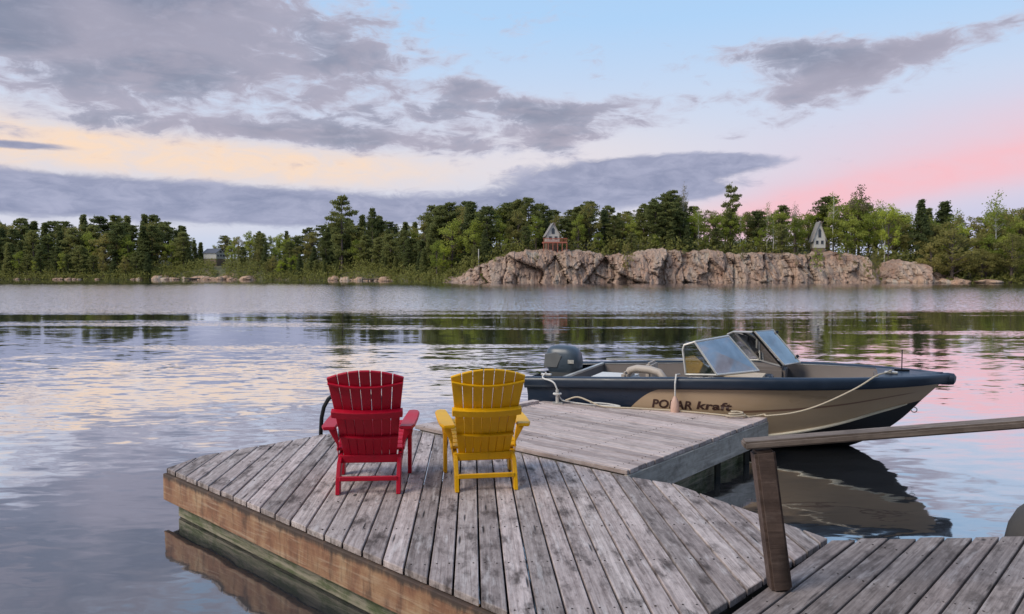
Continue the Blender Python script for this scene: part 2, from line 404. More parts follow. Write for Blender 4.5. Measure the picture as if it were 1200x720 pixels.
kk.put(b.inputs['Base Color'], kk.ramp(n_, [(.3, (.05, .06, .022)), (.5, (.085, .085, .035)), (.68, (.16, .12, .075))])); b.inputs['Roughness'].default_value = .95
hs = MB(); rows = []
for yi in range(0, 74):
    t_ = yi/73; row = []
    for xi in range(0, 161):
        X = -420+xi*5.25
        Y = shoreY(X)-4+ (t_**1.8)*190
        row.append((X, Y, groundZ(X, Y)))
    rows.append(row)
hs.grid(rows); hill = hs.build('far_shore_hillside', m_soil, smooth=True); tag(hill, kind='structure', label='wooded hillside of the far shore')

def rock_material(name, a, b1, c1, dk):
    m, kk, b, out = material(name)
    o = kk.tc(); x, y, z = kk.sep(o)
    n1 = kk.noise(o, .22, 6, .65); n2 = kk.noise(kk.scl(o, (1.3, 1.3, .14)), 1, 6, .7); n3 = kk.noise(o, 2.2, 5, .7); n4 = kk.noise(kk.scl(o, (.5, .5, .25)), 1, 5, .65)
    c = kk.ramp(n1, [(.3, a), (.48, b1), (.62, c1), (.74, [v*1.15 for v in c1])])
    c = kk.mix(kk.ss(n2, .47, .66, 0, .72), c, dk)                        # dark water stains
    c = kk.mix(kk.ss(n4, .54, .66, 0, .55), c, (.30, .28, .23))           # grey lichen
    c = kk.mix(kk.ss(n4, .42, .30, 0, .50), c, (.40, .20, .12))           # rusty faces
    c = kk.mix(kk.ss(n3, .52, .74, 0, .5), c, [v*1.3 for v in c1])
    c = kk.mix(kk.ss(n3, .44, .30, 0, .6), c, [v*.5 for v in dk])
    kk.put(b.inputs['Base Color'], c); b.inputs['Roughness'].default_value = .9
    vd, _ = kk.voro(kk.scl(o, (.9, .9, .35)), 1, 'DISTANCE_TO_EDGE')
    bump(kk, b, kk.m('ADD', kk.m('ADD', n3, kk.noise(o, 7, 4, .7)), kk.ss(vd, 0, .08)), .9, .16); return m
M_ROCK = rock_material('cliff_rock', (.27, .16, .112), (.36, .235, .17), (.43, .31, .23), (.15, .11, .085))
M_BOULDER = rock_material('shore_rock', (.26, .16, .11), (.40, .25, .16), (.46, .34, .25), (.15, .11, .085))

# the cliff: fractured blocks standing at different depths
def cliff():
    mb = MB(); xs = np.arange(-16.5, 97, .26); rows = []
    NV = 30
    for vi in range(NV+6):
        row = []
        for X in xs:
            t = max(.5, topZ(X))*(1+.10*noise.noise(Vector((X*.5, 1.7, 0)))+.05*noise.noise(Vector((X*1.7, 4, 0))))
            if vi <= NV:
                v = vi/NV; z = v*(t+.6)-.6; back = (v**1.25)*3.6
            else:
                v = 1; j = vi-NV; z = t+.02*j*j; back = 3.6+j*.75
            fall = 1-.45*max(0, (v-.85)/.15)
            wob = noise.noise(Vector((X*.15, z*.25, 0)))
            def cellf(px_, pz_, seed, tilt):
                dd_, pp = noise.voronoi(Vector((px_, pz_, seed)))
                c_ = pp[0]; h1 = noise.cell(Vector((c_.x*13.1, c_.y*7.7, 2+seed))); h2 = noise.cell(Vector((c_.x*5.3+9, c_.y*11.9, 5+seed))); h3 = noise.cell(Vector((c_.x*8.9+3, c_.y*3.7, 9+seed)))
                return h1+tilt*((px_-c_.x)*(h2-.5)+(pz_-c_.y)*(h3-.7)), dd_[1]-dd_[0]
            a1, g1_ = cellf(X*.12+.15*wob, z*.05+5, 0., 2.2)
            a2, g2_ = cellf(X*.36+.2*wob, z*.17+9+X*.04, 3., 1.6)
            a3, g3_ = cellf(X*.95+.3*wob, z*.55+X*.15, 7., 1.2)
            f = noise.fractal(Vector((X*1.1, z*.6, 5)), 1., 2.1, 4)
            out = a1*1.15+a2*.62+a3*.30-max(0, 1-g1_*20)*.9-max(0, 1-g2_*22)*.42-max(0, 1-g3_*16)*.12+f*.10
            Y = shoreY(X)+.6+back-out*fall
            row.append((X, Y, WL+z+.12*f*(v > .6)))
        rows.append(row)
    mb.grid(rows)
    o = mb.build('rock_cliff', M_ROCK, smooth=True, sharp=18)
    tag(o, kind='structure', label='pinkish fractured granite cliff along the far shore'); return o
cliff()

# boulders
def boulder_mesh(seed, flat=.6):
    bm = bmesh.new(); bmesh.ops.create_icosphere(bm, subdivisions=3, radius=1)
    for v in bm.verts:
        p = v.co.copy(); n = noise.fractal(p*1.3+Vector((seed*3.1, 0, 0)), 1, 2, 3)
        dd, pp = noise.voronoi(p*1.2+Vector((0, seed*5.3, 0)))
        p *= 1+.28*n-.22*dd[0]+.1; p.z *= flat; v.co = p
    me = bpy.data.meshes.new('boulder'); bm.to_mesh(me); bm.free(); me.materials.append(M_BOULDER)
    me.shade_smooth(); me.set_sharp_from_angle(angle=R(35)); return me
BM = [boulder_mesh(i, f) for i, f in enumerate((.6, .45, .8, .55))]
def boulder(X, s, label, group, i, dy=.3, zs=1.):
    o = bpy.data.objects.new('boulder', BM[i % 4]); link(o)
    o.location = (X, shoreY(X)+dy, WL+s*.12); o.rotation_euler = (0, 0, random.uniform(0, 6.3)); o.scale = (s*1.25, s, s*zs)
    tag(o, label, 'rock', group)
gA = 'rocks at the foot of the woods by the dark roofed cottage'
for i in range(34):
    boulder(random.uniform(-122, -80), random.uniform(.8, 2.6), 'brown boulder on the low bank below the dark roofed cottage', gA, i, random.uniform(0, 7))
gB = 'orange rocks on the small point below the tall ragged pine'
for i in range(18):
    boulder(random.uniform(-54, -32), random.uniform(.7, 1.9), 'orange boulder on the small point below the tall ragged pine', gB, i, random.uniform(0, 4))
gC = 'boulders past the notch at the end of the cliff'
for i, X in enumerate((83, 85.5, 88, 90.5, 93, 95.5)):
    boulder(X, random.uniform(1.2, 1.9), 'pale boulder at the water past the notch in the cliff', gC, i, random.uniform(-1.2, 0))
boulder(101.5, 2.6, 'low flat pale slab of rock at the water beside a broad bush', None, 1, 0, .45)
gD = 'grey rocks along the water under the left woods'
for i in range(16):
    boulder(random.uniform(-185, -124), random.uniform(.5, 1.1), 'small grey rock at the water under the dense dark woods', gD, i, random.uniform(-.3, 1.5))

# ------------------------------------------------------------------ trees
def leaf_material(name, stops, trans=.5):
    m, kk, b, out = material(name)
    oi = kk.n.new('ShaderNodeObjectInfo').outputs['Random']
    o = kk.tc(); n = kk.noise(o, 1.4, 3, .6); n2 = kk.noise(o, 9, 2, .5)
    t = kk.m('ADD', kk.m('MULTIPLY', oi, .45), kk.m('ADD', kk.m('MULTIPLY', n, .55), kk.m('MULTIPLY', kk.m('SUBTRACT', n2, .5), .5)))
    c = kk.ramp(t, stops)
    kk.put(b.inputs['Base Color'], c); b.inputs['Roughness'].default_value = .7; b.inputs['Specular IOR Level'].default_value = .15
    tr = kk.n.new('ShaderNodeBsdfTranslucent'); kk.put(tr.inputs[0], c)
    mx = kk.n.new('ShaderNodeMixShader'); mx.inputs[0].default_value = trans
    kk.l.new(b.outputs[0], mx.inputs[1]); kk.l.new(tr.outputs[0], mx.inputs[2]); kk.l.new(mx.outputs[0], out.inputs[0]); return m
L_PINE = leaf_material('pine_needles', [(.2, (0.103, 0.122, 0.043)), (.5, (0.174, 0.189, 0.063)), (.8, (0.273, 0.267, 0.087))])
L_SPRUCE = leaf_material('spruce_needles', [(.2, (0.075, 0.098, 0.039)), (.5, (0.129, 0.149, 0.056)), (.8, (0.206, 0.213, 0.077))])
L_LEAF = leaf_material('broad_leaves', [(.2, (0.172, 0.205, 0.037)), (.5, (0.274, 0.308, 0.055)), (.8, (0.388, 0.403, 0.085))], .5)
L_LIME = leaf_material('lime_leaves', [(.2, (0.244, 0.293, 0.037)), (.5, (0.354, 0.403, 0.049)), (.8, (0.464, 0.488, 0.085))], .5)
L_OLIVE = leaf_material('olive_leaves', [(.2, (0.172, 0.164, 0.049)), (.5, (0.267, 0.239, 0.071)), (.8, (0.374, 0.315, 0.104))], .5)
L_UNDER = leaf_material('scrub_leaves', [(.25, (0.107, 0.116, 0.037)), (.45, (0.172, 0.178, 0.051)), (.6, (0.244, 0.239, 0.067)), (.75, (0.316, 0.287, 0.085))], .5)
L_BUD = leaf_material('spring_buds', [(.2, (.17, .13, .085)), (.5, (.22, .18, .10)), (.8, (.27, .24, .13))], .5)
M_BARK = simple('bark', (.085, .062, .05), .9, var=.3); M_BIRCH = simple('pale_bark', (.46, .43, .38), .8, var=.2)

def quads(cent, size, up=.0, stretch=1.):
    """random leaf faces round the given centres (numpy)"""
    n = len(cent)
    a = rng.normal(size=(n, 3)); a /= np.linalg.norm(a, axis=1)[:, None]
    nrm = rng.normal(size=(n, 3)); nrm[:, 2] += up; nrm /= np.linalg.norm(nrm, axis=1)[:, None]
    u = np.cross(nrm, a); u /= np.linalg.norm(u, axis=1)[:, None]+1e-9; v = np.cross(nrm, u)
    s = (size*rng.uniform(.6, 1.3, n))[:, None]
    P_ = np.stack([cent-u*s*stretch, cent-v*s*.55, cent+u*s*stretch, cent+v*s*.55], 1)
    return P_.reshape(-1, 3)
def leaf_obj(name, verts, mat):
    n = len(verts)//4; me = bpy.data.meshes.new(name)
    me.from_pydata(verts.tolist(), [], np.arange(n*4).reshape(n, 4).tolist()); me.materials.append(mat)
    return me
def disc(n, r): 
    a = rng.uniform(0, 2*np.pi, n); q_ = np.sqrt(rng.uniform(0, 1, n))*r
    return np.stack([np.cos(a)*q_, np.sin(a)*q_, np.zeros(n)], 1)
def ball(n, r):
    v = rng.normal(size=(n, 3)); v /= np.linalg.norm(v, axis=1)[:, None]
    return v*(rng.uniform(0, 1, n)**.45)[:, None]*np.array(r)
# every prototype is 10 m tall and is scaled for its place
def proto_pine(mat, spread=2.6, start=.28, ragged=.3, dens=1., layers=15):
    tr = MB(); tr.tube([(0, 0, -.6), (.05, 0, 3), (-.04, .05, 7), (0, 0, 9.8)], [.22, .17, .10, .03], 7)
    C = []
    for i in range(layers):
        t = i/(layers-1); z = 10*(start+(1-start)*t)
        prof = math.sin(math.pi*min(1, .16+.84*(1-t)**.85))**.7 if t > .0 else .7
        r0 = spread*max(.12, prof*(1-.45*t))
        for b_ in range(int(5+2*random.random())):
            if random.random() < ragged*.55: continue
            a = random.uniform(0, 6.283); r = r0*random.uniform(.55, 1.15)
            dz = r*random.uniform(.02, .22)
            tip = np.array([math.cos(a)*r, math.sin(a)*r, z+dz])
            tr.tube([(0, 0, z-.15), tuple(tip)], [.035, .012], 4, cap=False)
            for s_ in (.45, .72, 1.0):
                c = np.array([0, 0, z-.1])*(1-s_)+tip*s_
                n = int(34*dens)
                C.append(c+disc(n, .30+.30*r*.35)+rng.normal(size=(n, 3))*np.array([.05, .05, .13]))
    C.append(np.array([0, 0, 9.7])+rng.normal(size=(30, 3))*np.array([.22, .22, .35]))
    return tr, leaf_obj('crown', quads(np.concatenate(C), .155, .9, 1.1), mat)
def proto_spruce(mat, spread=1.7, dens=1.):
    tr = MB(); tr.tube([(0, 0, -.6), (0, 0, 9.6)], [.17, .03], 6)
    C = []
    for i in range(26):
        t = i/25; z = .9+9.0*t; r0 = spread*(1-t)**.85+.10
        nb = int(9-5*t)
        for b_ in range(nb):
            a = random.uniform(0, 6.283); r = r0*random.uniform(.65, 1.15)
            for s_ in (.35, .7, 1.):
                c = np.array([math.cos(a)*r*s_, math.sin(a)*r*s_, z-.25*r*s_])
                n = int(18*dens); C.append(c+rng.normal(size=(n, 3))*np.array([.17, .17, .12]))
    return tr, leaf_obj('crown', quads(np.concatenate(C), .145, .4, 1.2), mat)
def proto_broad(mat, rx=2.6, z0=2.0, blobs=42, dens=1., open_=.0, bark=None):
    tr = MB(); tr.tube([(0, 0, -.6), (.06, 0, 3.4), (0, .06, 7.5)], [.20, .15, .04], 7)
    C = []
    for i in range(blobs):
        v = rng.normal(size=3); v /= np.linalg.norm(v); rr = rng.uniform(.45, 1.0)
        zc = (10+z0)/2; hz = (10-z0)/2-.5
        fl = 1.0-.25*max(0, v[2])
        c = np.array([v[0]*rx*rr*fl, v[1]*rx*rr*fl, zc+v[2]*hz*rr])
        if random.random() < open_: continue
        tr.tube([(0, 0, max(1.5, c[2]-1.6)), tuple(c)], [.05, .012], 4, cap=False)
        rb = rng.uniform(.5, .95); n = int(105*dens*rb)
        C.append(c+ball(n, (rb, rb, rb*.72)))
    return tr, leaf_obj('crown', quads(np.concatenate(C), .145, .3, 1.0), mat)
def proto_birch(mat, dens=1.):
    tr = MB(); tr.tube([(0, 0, -.6), (.10, 0, 4), (-.06, .05, 7.5), (0, 0, 9.8)], [.13, .10, .06, .02], 6)
    C = []
    for i in range(34):
        z = rng.uniform(3.8, 9.4); a = rng.uniform(0, 6.283); r = (1-abs(z-6.2)/6)*rng.uniform(.4, 1.5)
        tip = np.array([math.cos(a)*r, math.sin(a)*r, z+r*.8])
        tr.tube([(0, 0, z), tuple(tip)], [.03, .008], 4, cap=False)
        n = int(30*dens); C.append(tip+rng.normal(size=(n, 3))*np.array([.30, .30, .38]))
    return tr, leaf_obj('crown', quads(np.concatenate(C), .12, .2, 1.0), mat)
def reg(tr, me, bark):
    t = tr.build('trunk', bark); mesh = t.data; bpy.data.objects.remove(t); return (mesh, me)
PR = {}
PR['pine'] = [reg(*proto_pine(L_PINE, 2.9, .22, .25, 1.1), M_BARK) for _ in range(3)]
PR['ragged'] = [reg(*proto_pine(L_PINE, 3.2, .26, .55, 1.3, 11), M_BARK)]
PR['flat'] = [reg(*proto_pine(L_PINE, 3.3, .42, .35, 1.1, 9), M_BARK)]
PR['spruce'] = [reg(*proto_spruce(L_SPRUCE, s_), M_BARK) for s_ in (1.5, 1.9)]
PR['cedar'] = [reg(*proto_spruce(L_PINE, 1.25, 1.1), M_BARK)]
PR['broad'] = [reg(*proto_broad(L_LEAF, 2.6), M_BARK), reg(*proto_broad(L_LEAF, 2.1, 1.4, 38), M_BARK)]
PR['lime'] = [reg(*proto_broad(L_LIME, 2.6, 1.0, 40), M_BARK)]
PR['olive'] = [reg(*proto_broad(L_OLIVE, 2.8, 1.2, 44), M_BARK), reg(*proto_broad(L_OLIVE, 2.3, 1.6, 40), M_BARK)]
PR['birch'] = [reg(*proto_birch(L_LEAF), M_BIRCH)]
PR['bud'] = [reg(*proto_birch(L_BUD, .8), M_BIRCH), reg(*proto_broad(L_BUD, 2.0, 3.6, 26, .45, .1), M_BARK)]
PR['bush'] = [reg(*proto_broad(L_OLIVE, 5.6, -3.0, 60, 1.), M_BARK), reg(*proto_broad(L_LEAF, 5.0, -3.0, 56, 1.), M_BARK)]
NAMES = {'pine': 'pine_tree', 'ragged': 'pine_tree', 'flat': 'pine_tree', 'spruce': 'spruce_tree', 'cedar': 'cedar_tree', 'broad': 'leafy_tree', 'lime': 'leafy_tree',
         'olive': 'leafy_tree', 'birch': 'birch_tree', 'bud': 'budding_tree', 'bush': 'shrub'}
DESC = {'pine': 'dark green pine', 'spruce': 'narrow dark spruce', 'cedar': 'slim green cedar', 'broad': 'fresh green leafy tree', 'olive': 'olive green leafy tree', 'birch': 'slender pale trunked birch', 'bud': 'bare brownish budding tree', 'lime': 'yellow green leafy tree'}
def tree(kind, X, Y, h, label, group=None, wide=1., v=None, z=None):
    pm = PR[kind]; tm, cm = pm[random.randrange(len(pm)) if v is None else v]
    s_ = h/10
    e = empty(NAMES[kind], (X, Y, groundZ(X, Y) if z is None else z), random.uniform(0, 6.28), (s_*wide, s_*wide, s_))
    tag(e, label, 'shrub' if kind == 'bush' else 'tree', group)
    link(bpy.data.objects.new('trunk', tm), e); link(bpy.data.objects.new('crown', cm), e); return e

# skyline of the woods: height of the tree tops above eye level, as (bearing slope X/Y, rise Z/Y)
PROF = [(0, 260), (30, 256), (60, 263), (90, 253), (130, 254), (160, 252), (190, 256), (215, 262), (226, 279), (240, 286), (258, 278), (275, 275), (290, 267), (320, 272), (350, 269), (380, 263), (415, 256), (437, 251), (460, 261), (490, 256), (510, 242), (540, 236),
        (570, 239), (600, 236), (625, 234), (645, 243), (665, 251), (690, 234), (710, 243), (740, 248), (760, 237), (790, 229), (812, 243), (850, 240), (880, 243), (900, 242), (930, 240), (950, 247), (970, 228), (1000, 224), (1020, 232), (1040, 232), (1055, 243), (1075, 238), (1100, 250), (1125, 240), (1150, 243), (1165, 236), (1185, 238), (1200, 232), (1300, 228)]
PX = [(p-600)/890 for p, _ in PROF]; PZ = [(321-y)/890 for _, y in PROF]
def top_at(X, Y): return 1.65+float(np.interp(X/Y, PX, PZ))*Y
HOUSES = [(9.6, 178, 4.2), (-104.5, 272, 5.2), (72.3, 179, 4.2), (112, 186, 3.0), (16.8, 178, 1.5)]
def blocked(X, Y):
    for (hx, hy, r) in HOUSES:
        if Y < hy+r+1 and abs(X-hx*Y/hy) < r*(.22): return True
        if math.hypot(X-hx, Y-hy) < r+1.2: return True
    return False
def kind_at(X):
    r = random.random()
    if X < -112: return 'pine' if r < .44 else 'olive' if r < .66 else 'spruce' if r < .80 else 'cedar' if r < .88 else 'broad'
    if X < -75: return 'pine' if r < .25 else 'olive' if r < .5 else 'broad' if r < .80 else 'spruce'
    if X < -18: return 'pine' if r < .40 else 'spruce' if r < .62 else 'cedar' if r < .80 else 'olive' if r < .92 else 'broad'
    if X < 45: return 'pine' if r < .50 else 'olive' if r < .70 else 'spruce' if r < .82 else 'broad'
    if X < 80: return 'broad' if r < .46 else 'olive' if r < .60 else 'birch' if r < .68 else 'bud' if r < .74 else 'lime' if r < .80 else 'pine'
    return 'broad' if r < .45 else 'olive' if r < .74 else 'lime' if r < .82 else 'spruce' if r < .92 else 'birch'
def area(X):
    if X < -112: return 'of the dense woods by the dark roofed cottage', 'trees of the dense left woods'
    if X < -60: return 'of the low woods around the dark roofed cottage', 'trees around the dark roofed cottage'
    if X < -16: return 'of the woods behind the small rocky point', 'trees behind the small rocky point'
    if X < 45: return 'above the cliff around the gabled cottage', 'trees above the cliff around the gabled cottage'
    if X < 80: return 'above the cliff around the narrow white gable', 'trees above the cliff around the narrow white gable'
    return 'on the shore past the end of the cliff', 'trees past the end of the cliff'
def row(off, x0, x1, step, frac, jit, where):
    X = x0
    while X < x1:
        Xj = X+random.uniform(-.35, .35)*step; Y = shoreY(Xj)+off*random.uniform(.85, 1.2)
        X += step*random.uniform(.8, 1.25)
        if Xj/Y < -.76 or Xj/Y > .80 or blocked(Xj, Y): continue
        g = groundZ(Xj, Y); h = (top_at(Xj, Y)-g)*frac*random.uniform(1-jit*1.6, 1+jit*.35)
        if h < 3: h = 3
        kd = kind_at(Xj); a, gr = area(Xj)
        wide = {'pine': 1.10, 'spruce': 1.35, 'cedar': 1.35}.get(kd, 1.05)*random.uniform(.9, 1.2)
        if Xj < -60: wide *= .92
        tree(kd, Xj, Y, h, DESC[kd]+', '+where+' '+a, gr, wide)
row(38, -16, 165, 3.6, .96, .05, 'rearmost row'); row(34, -225, -20, 3.7, 1.0, .06, 'back row'); row(24, -20, 165, 3.1, 1.0, .05, 'back row')
row(22, -222, -20, 4.2, .93, .12, 'middle row'); row(14.5, -14, 155, 3.5, .88, .14, 'middle row')
row(12, -220, -62, 4.6, .78, .20, 'front row'); row(10, -60, -18, 3.4, .76, .2, 'front row'); row(9, -10, 80, 4.4, .56, .30, 'front row'); row(8, 97, 150, 3.4, .78, .2, 'front row')
row(3.5, -222, -122, 3.3, .55, .28, 'waterside row'); row(4, -82, -54, 3.4, .45, .3, 'waterside row'); row(6, -36, -18, 3.4, .5, .3, 'waterside row'); row(4, 99, 150, 3.6, .5, .25, 'waterside row')

# single trees one can name
def at(px, Y): return (px-600)/890*Y
def named(kind, px, Y, ytop, label, wide=1., v=0, name=None, group=None):
    X = at(px, Y); g = groundZ(X, Y); h = 1.65+(321-ytop)/890*Y-g
    e = tree(kind, X, Y, h, label, group, wide, v)
    return e
named('ragged', 401, 235, 233, 'tallest ragged pine standing above the small rocky point', .85)
named('pine', 437, 236, 247, 'tall pointed pine next to the tallest ragged pine', .55, 1)
named('lime', 343, 246, 297, 'bright lime green rounded tree by the water', 1.15)
named('lime', 330, 247, 303, 'small lime green tree beside the bright rounded one', 1.1)
named('flat', 855, 186, 220, 'broad flat topped pine with layered branches above the cliff', .72)
named('bud', 800, 190, 215, 'bare grey snag rising above the round dark pines', .45, 0)
named('pine', 785, 188, 226, 'large dark rounded pine below the bare grey snag', .95, 2)
named('pine', 765, 186, 236, 'dark rounded pine next to the large one below the snag', .9, 0)
named('olive', 690, 186, 233, 'rounded olive tree beside the white gabled cottage', .8, 0)
named('lime', 520, 190, 283, 'light green bush tree at the left end of the cliff', .9)
named('broad', 512, 186, 278, 'fresh green tree leaning at the foot of the cliff end', .8, 1)
named('lime', 1040, 176, 232, 'tall yellow green leafy tree above the notch in the cliff', .72)
named('spruce', 1078, 176, 236, 'dark pointed spruce right of the tall yellow green tree', 1.05, 1)
named('bud', 1005, 186, 215, 'tall bare budding birch above the cliff', .8, 1)
named('bud', 930, 184, 238, 'small bare budding birch left of the narrow white gable', .7, 0)
named('birch', 898, 182, 239, 'thin birch with bare white trunk above the cliff', .55)
named('birch', 975, 184, 228, 'leafy birch with pale trunk right of the narrow white gable', .9)
named('birch', 1165, 172, 228, 'slender birch on the shore past the broad bush', .9)
named('olive', 1115, 166, 262, 'very broad olive bush at the waterside past the cliff', 1.5, 0)
named('olive', 1090, 167, 282, 'smaller olive bush beside the broad waterside bush', 1.25, 1)
named('olive', 1150, 164, 290, 'low olive bush at the water right of the broad bush', 1.4, 1)
named('olive', 1185, 163, 268, 'tall olive bush near the right end of the shore', 1.2, 0)
named('spruce', 1105, 190, 238, 'dark round topped spruce behind the teal roof', 1.6, 1)
def bush_on_cliff(px, Y, ytop, ybot, wide, label, v):
    X = at(px, Y); h = (ybot-ytop)/890*Y; z = 1.65+(321-ybot)/890*Y
    e = tree('bush', X, Y, h*.78, label, None, wide, v, z+h*.23); return e
bush_on_cliff(735, 170.5, 283, 318, .55, 'dark bush hanging in a cleft of the cliff', 0)
bush_on_cliff(957, 168.6, 286, 322, .62, 'large green bush growing down the cliff face', 1)
bush_on_cliff(985, 169.8, 286, 306, .55, 'smaller green bush near the cliff top beside the large one', 1)
bush_on_cliff(1022, 165.8, 284, 331, .55, 'tall bush filling the notch at the end of the cliff', 0)
bush_on_cliff(870, 169.2, 286, 306, .6, 'olive bush spilling over the cliff edge below the flat topped pine', 0)
gS = 'low shrubs along the cliff top'
for i in range(38):
    X = -8+i*2.35+random.uniform(-1, 1); Y = shoreY(X)+3.6+random.uniform(0, 2.2)
    if abs(X-16.8) < 1.5: continue
    h = random.uniform(1.6, 3.6); tree('bush', X, Y, h, 'low shrub along the top edge of the cliff', gS, random.uniform(.6, .9), i % 2, groundZ(X, Y)+h*.3)

gL = 'tufts of green growing on ledges of the cliff'
for i in range(16):
    X = random.uniform(-4, 92); f_ = random.uniform(.45, .95); h = random.uniform(.7, 1.6)
    if 81 < X < 83: continue
    tree('bush', X, shoreY(X)-.3+3.2*f_, h, 'small green tuft growing on a ledge of the cliff', gL, random.uniform(.6, 1.0), i % 2, WL+topZ(X)*f_+h*.25)

# undergrowth too fine to count
def undergrowth():
    C = []
    for X in np.arange(-222, 152, .6):
        for t in (1.2, 2.5, 4.5, 7, 10, 14, 19, 25):
            Xj = X+random.uniform(-.7, .7); y0 = shoreY(Xj)
            if Xj/y0 < -.80 or Xj/y0 > .84: continue
            if -15 < Xj < 80 and t < 7: continue
            if (-118 < Xj < -82 or -54 < Xj < -34 or 82 < Xj < 97) and t < 2: continue
            Y = y0+t+random.uniform(-1, 1)
            if blocked(Xj, Y): continue
            lump = .5+.5*noise.noise(Vector((Xj*.22, Y*.2, 1)))
            hh = (1.0+(4.6 if -80 < Xj < -18 or Xj < -120 else 2.6)*lump*random.uniform(.5, 1.1)*min(1, .3+t/4)) if t < 6 else (1.2+4.6*lump*random.uniform(.5, 1.1))
            n = 17 if t < 6 else 18
            C.append(np.array([Xj, Y, groundZ(Xj, Y)+.05])+rng.uniform(size=(n, 3))*np.array([1.5, 1.4, hh])-np.array([.75, .7, 0]))
    me = leaf_obj('undergrowth', quads(np.concatenate(C), .34, .4, 1.), L_UNDER)
    o = bpy.data.objects.new('undergrowth', me); link(o); tag(o, 'low scrub and saplings under the far trees', kind='stuff')
undergrowth()

# unseen wooded bank behind the camera, added to shade the chair backs
def bankZ(x, y):
    d_ = -2.0-y+.02*abs(x)
    return WL-1.2+1.8*max(0, min(1, (d_+2)/4))+max(0, d_-1)*.32+.4*noise.noise(Vector((x*.2, y*.2, 0)))
hs = MB(); hs.grid([[(X, -Yj, bankZ(X, -Yj)) for X in np.arange(-90, 91, 3.)] for Yj in np.arange(-1.0, 62, 2.)])
tag(hs.build('unseen_shade_bank', m_soil, smooth=True), kind='structure', label='unseen wooded bank added behind the docks to shade the chairs')
gN = 'trees added on the unseen shading bank'
for i in range(34):
    X = -62+i*3.75+random.uniform(-1, 1); Y = -9-abs(random.gauss(0, 6)); kd = ('pine', 'broad', 'spruce', 'olive')[i % 4]
    tree(kd, X, Y, random.uniform(11, 17), DESC[kd]+' on the unseen shading bank added behind the docks', gN, 1.1, None, bankZ(X, Y))

# ------------------------------------------------------------------ cottages
M_WHITE = simple('white_siding', (.42, .39, .34), .7); M_ROOFD = simple('dark_roof', (.07, .075, .095), .7); M_ROOFG = simple('grey_roof', (.24, .22, .21), .8)
M_TEAL = simple('teal_roof', (.10, .16, .145), .6); M_WIN = simple('window_glass', (.03, .035, .045), .08, var=.05); M_REDW = simple('red_stained_wood', (.33, .10, .06), .8)
M_LOGW = simple('brown_siding', (.18, .12, .085), .8)
def cottage(X, Y, z, w_, dep, wall, rise, rz, mw, mr, label, deck=False, win=2):
    e = empty('cottage', (X, Y, z), rz); tag(e, label, 'house')
    MB().prism([(-w_/2, 0), (w_/2, 0), (w_/2, wall), (0, wall+rise), (-w_/2, wall)], 1, 0, dep).build('wall', mw, e)
    dn = z-min(groundZ(X+dx_, Y+dy_) for dx_ in (-3, 0, 3) for dy_ in (0, dep))+.5
    MB().box((0, dep/2, -dn/2-.002), (w_*.96, dep*.96, dn)).build('foundation', M_LOGW, e)
    rf = MB(); t = .14; ov = .35
    for s_ in (-1, 1):
        sl = rise/(w_/2)
        rf.prism([(0, wall+rise+.02), (s_*(w_/2+ov), wall-ov*sl+.02), (s_*(w_/2+ov), wall-ov*sl+.02+t), (0, wall+rise+.02+t)], 1, -ov, dep+ov)
    r_ = rf.build('roof', mr, e); MB().box((w_*.22, dep*.6, wall+rise*.9), (.5, .5, 1.2)).build('chimney', M_LOGW, r_)
    for i in range(win):
        cx = (i-(win-1)/2)*w_/(win+.3)
        f = MB().box((cx, -.03, wall*.55), (w_*.26, .06, wall*.42)).build('window', M_WHITE, e)
        MB().box((cx, -.07, wall*.55), (w_*.21, .04, wall*.34)).build('pane', M_WIN, f)
    f = MB().prism([(-w_*.12, wall*1.02), (w_*.12, wall*1.02), (w_*.12, wall+rise*.45), (0, wall+rise*.62), (-w_*.12, wall+rise*.45)], 1, -.06, -.002).build('window', M_WIN, e)
    if deck:
        MB().box((.2, -1.3, -.15), (w_+2.6, 2.4, .3)).build('deck', M_REDW, e)
        for i in range(6): MB().box((.2-(w_+2.4)/2+i*(w_+2.4)/5, -2.4, -1.6), (.16, .16, 2.7)).build('deck_post', M_REDW, e)
        MB().box((.2, -2.45, .80), (w_+2.6, .1, .14)).build('deck_rail', M_REDW, e)
        for i in range(18): MB().box((.2-(w_+2.4)/2+i*(w_+2.4)/17, -2.45, .38), (.09, .05, .76)).build('baluster', M_REDW, e)
    return e
cottage(9.6, 178, 9.0, 3.0, 5, 1.9, 2.5, R(4), M_WHITE, M_ROOFG, 'small white gabled cottage with red deck on the cliff top', True)
cottage(-104.5, 273, 7.0, 5.6, 5, 2.1, 1.4, R(78), M_WHITE, M_ROOFD, 'dark roofed white cottage half hidden in the left woods', False, 3)
cottage(72.3, 179, 7.7, 2.6, 4, 2.4, 3.7, R(-10), M_WHITE, M_ROOFG, 'narrow tall white gable among birches above the cliff')
cottage(112, 190, 7.6, 5.5, 6, 2.2, 2.6, R(80), M_LOGW, M_TEAL, 'teal roofed house behind the bushes past the cliff')
e = empty('garden_shed', (16.8, 177, groundZ(16.8, 177)-.1)); tag(e, 'little white shed on the cliff top beside the gabled cottage', 'shed')
MB().box((0, .6, .85), (1.3, 1.2, 1.7)).build('wall', M_WHITE, e); MB().prism([(-.85, 1.65), (.85, 1.65), (0, 2.2)], 1, -.15, 1.4).build('roof', M_ROOFG, e); MB().box((.1, -.03, .7), (.5, .05, 1.3)).build('door', M_LOGW, e)
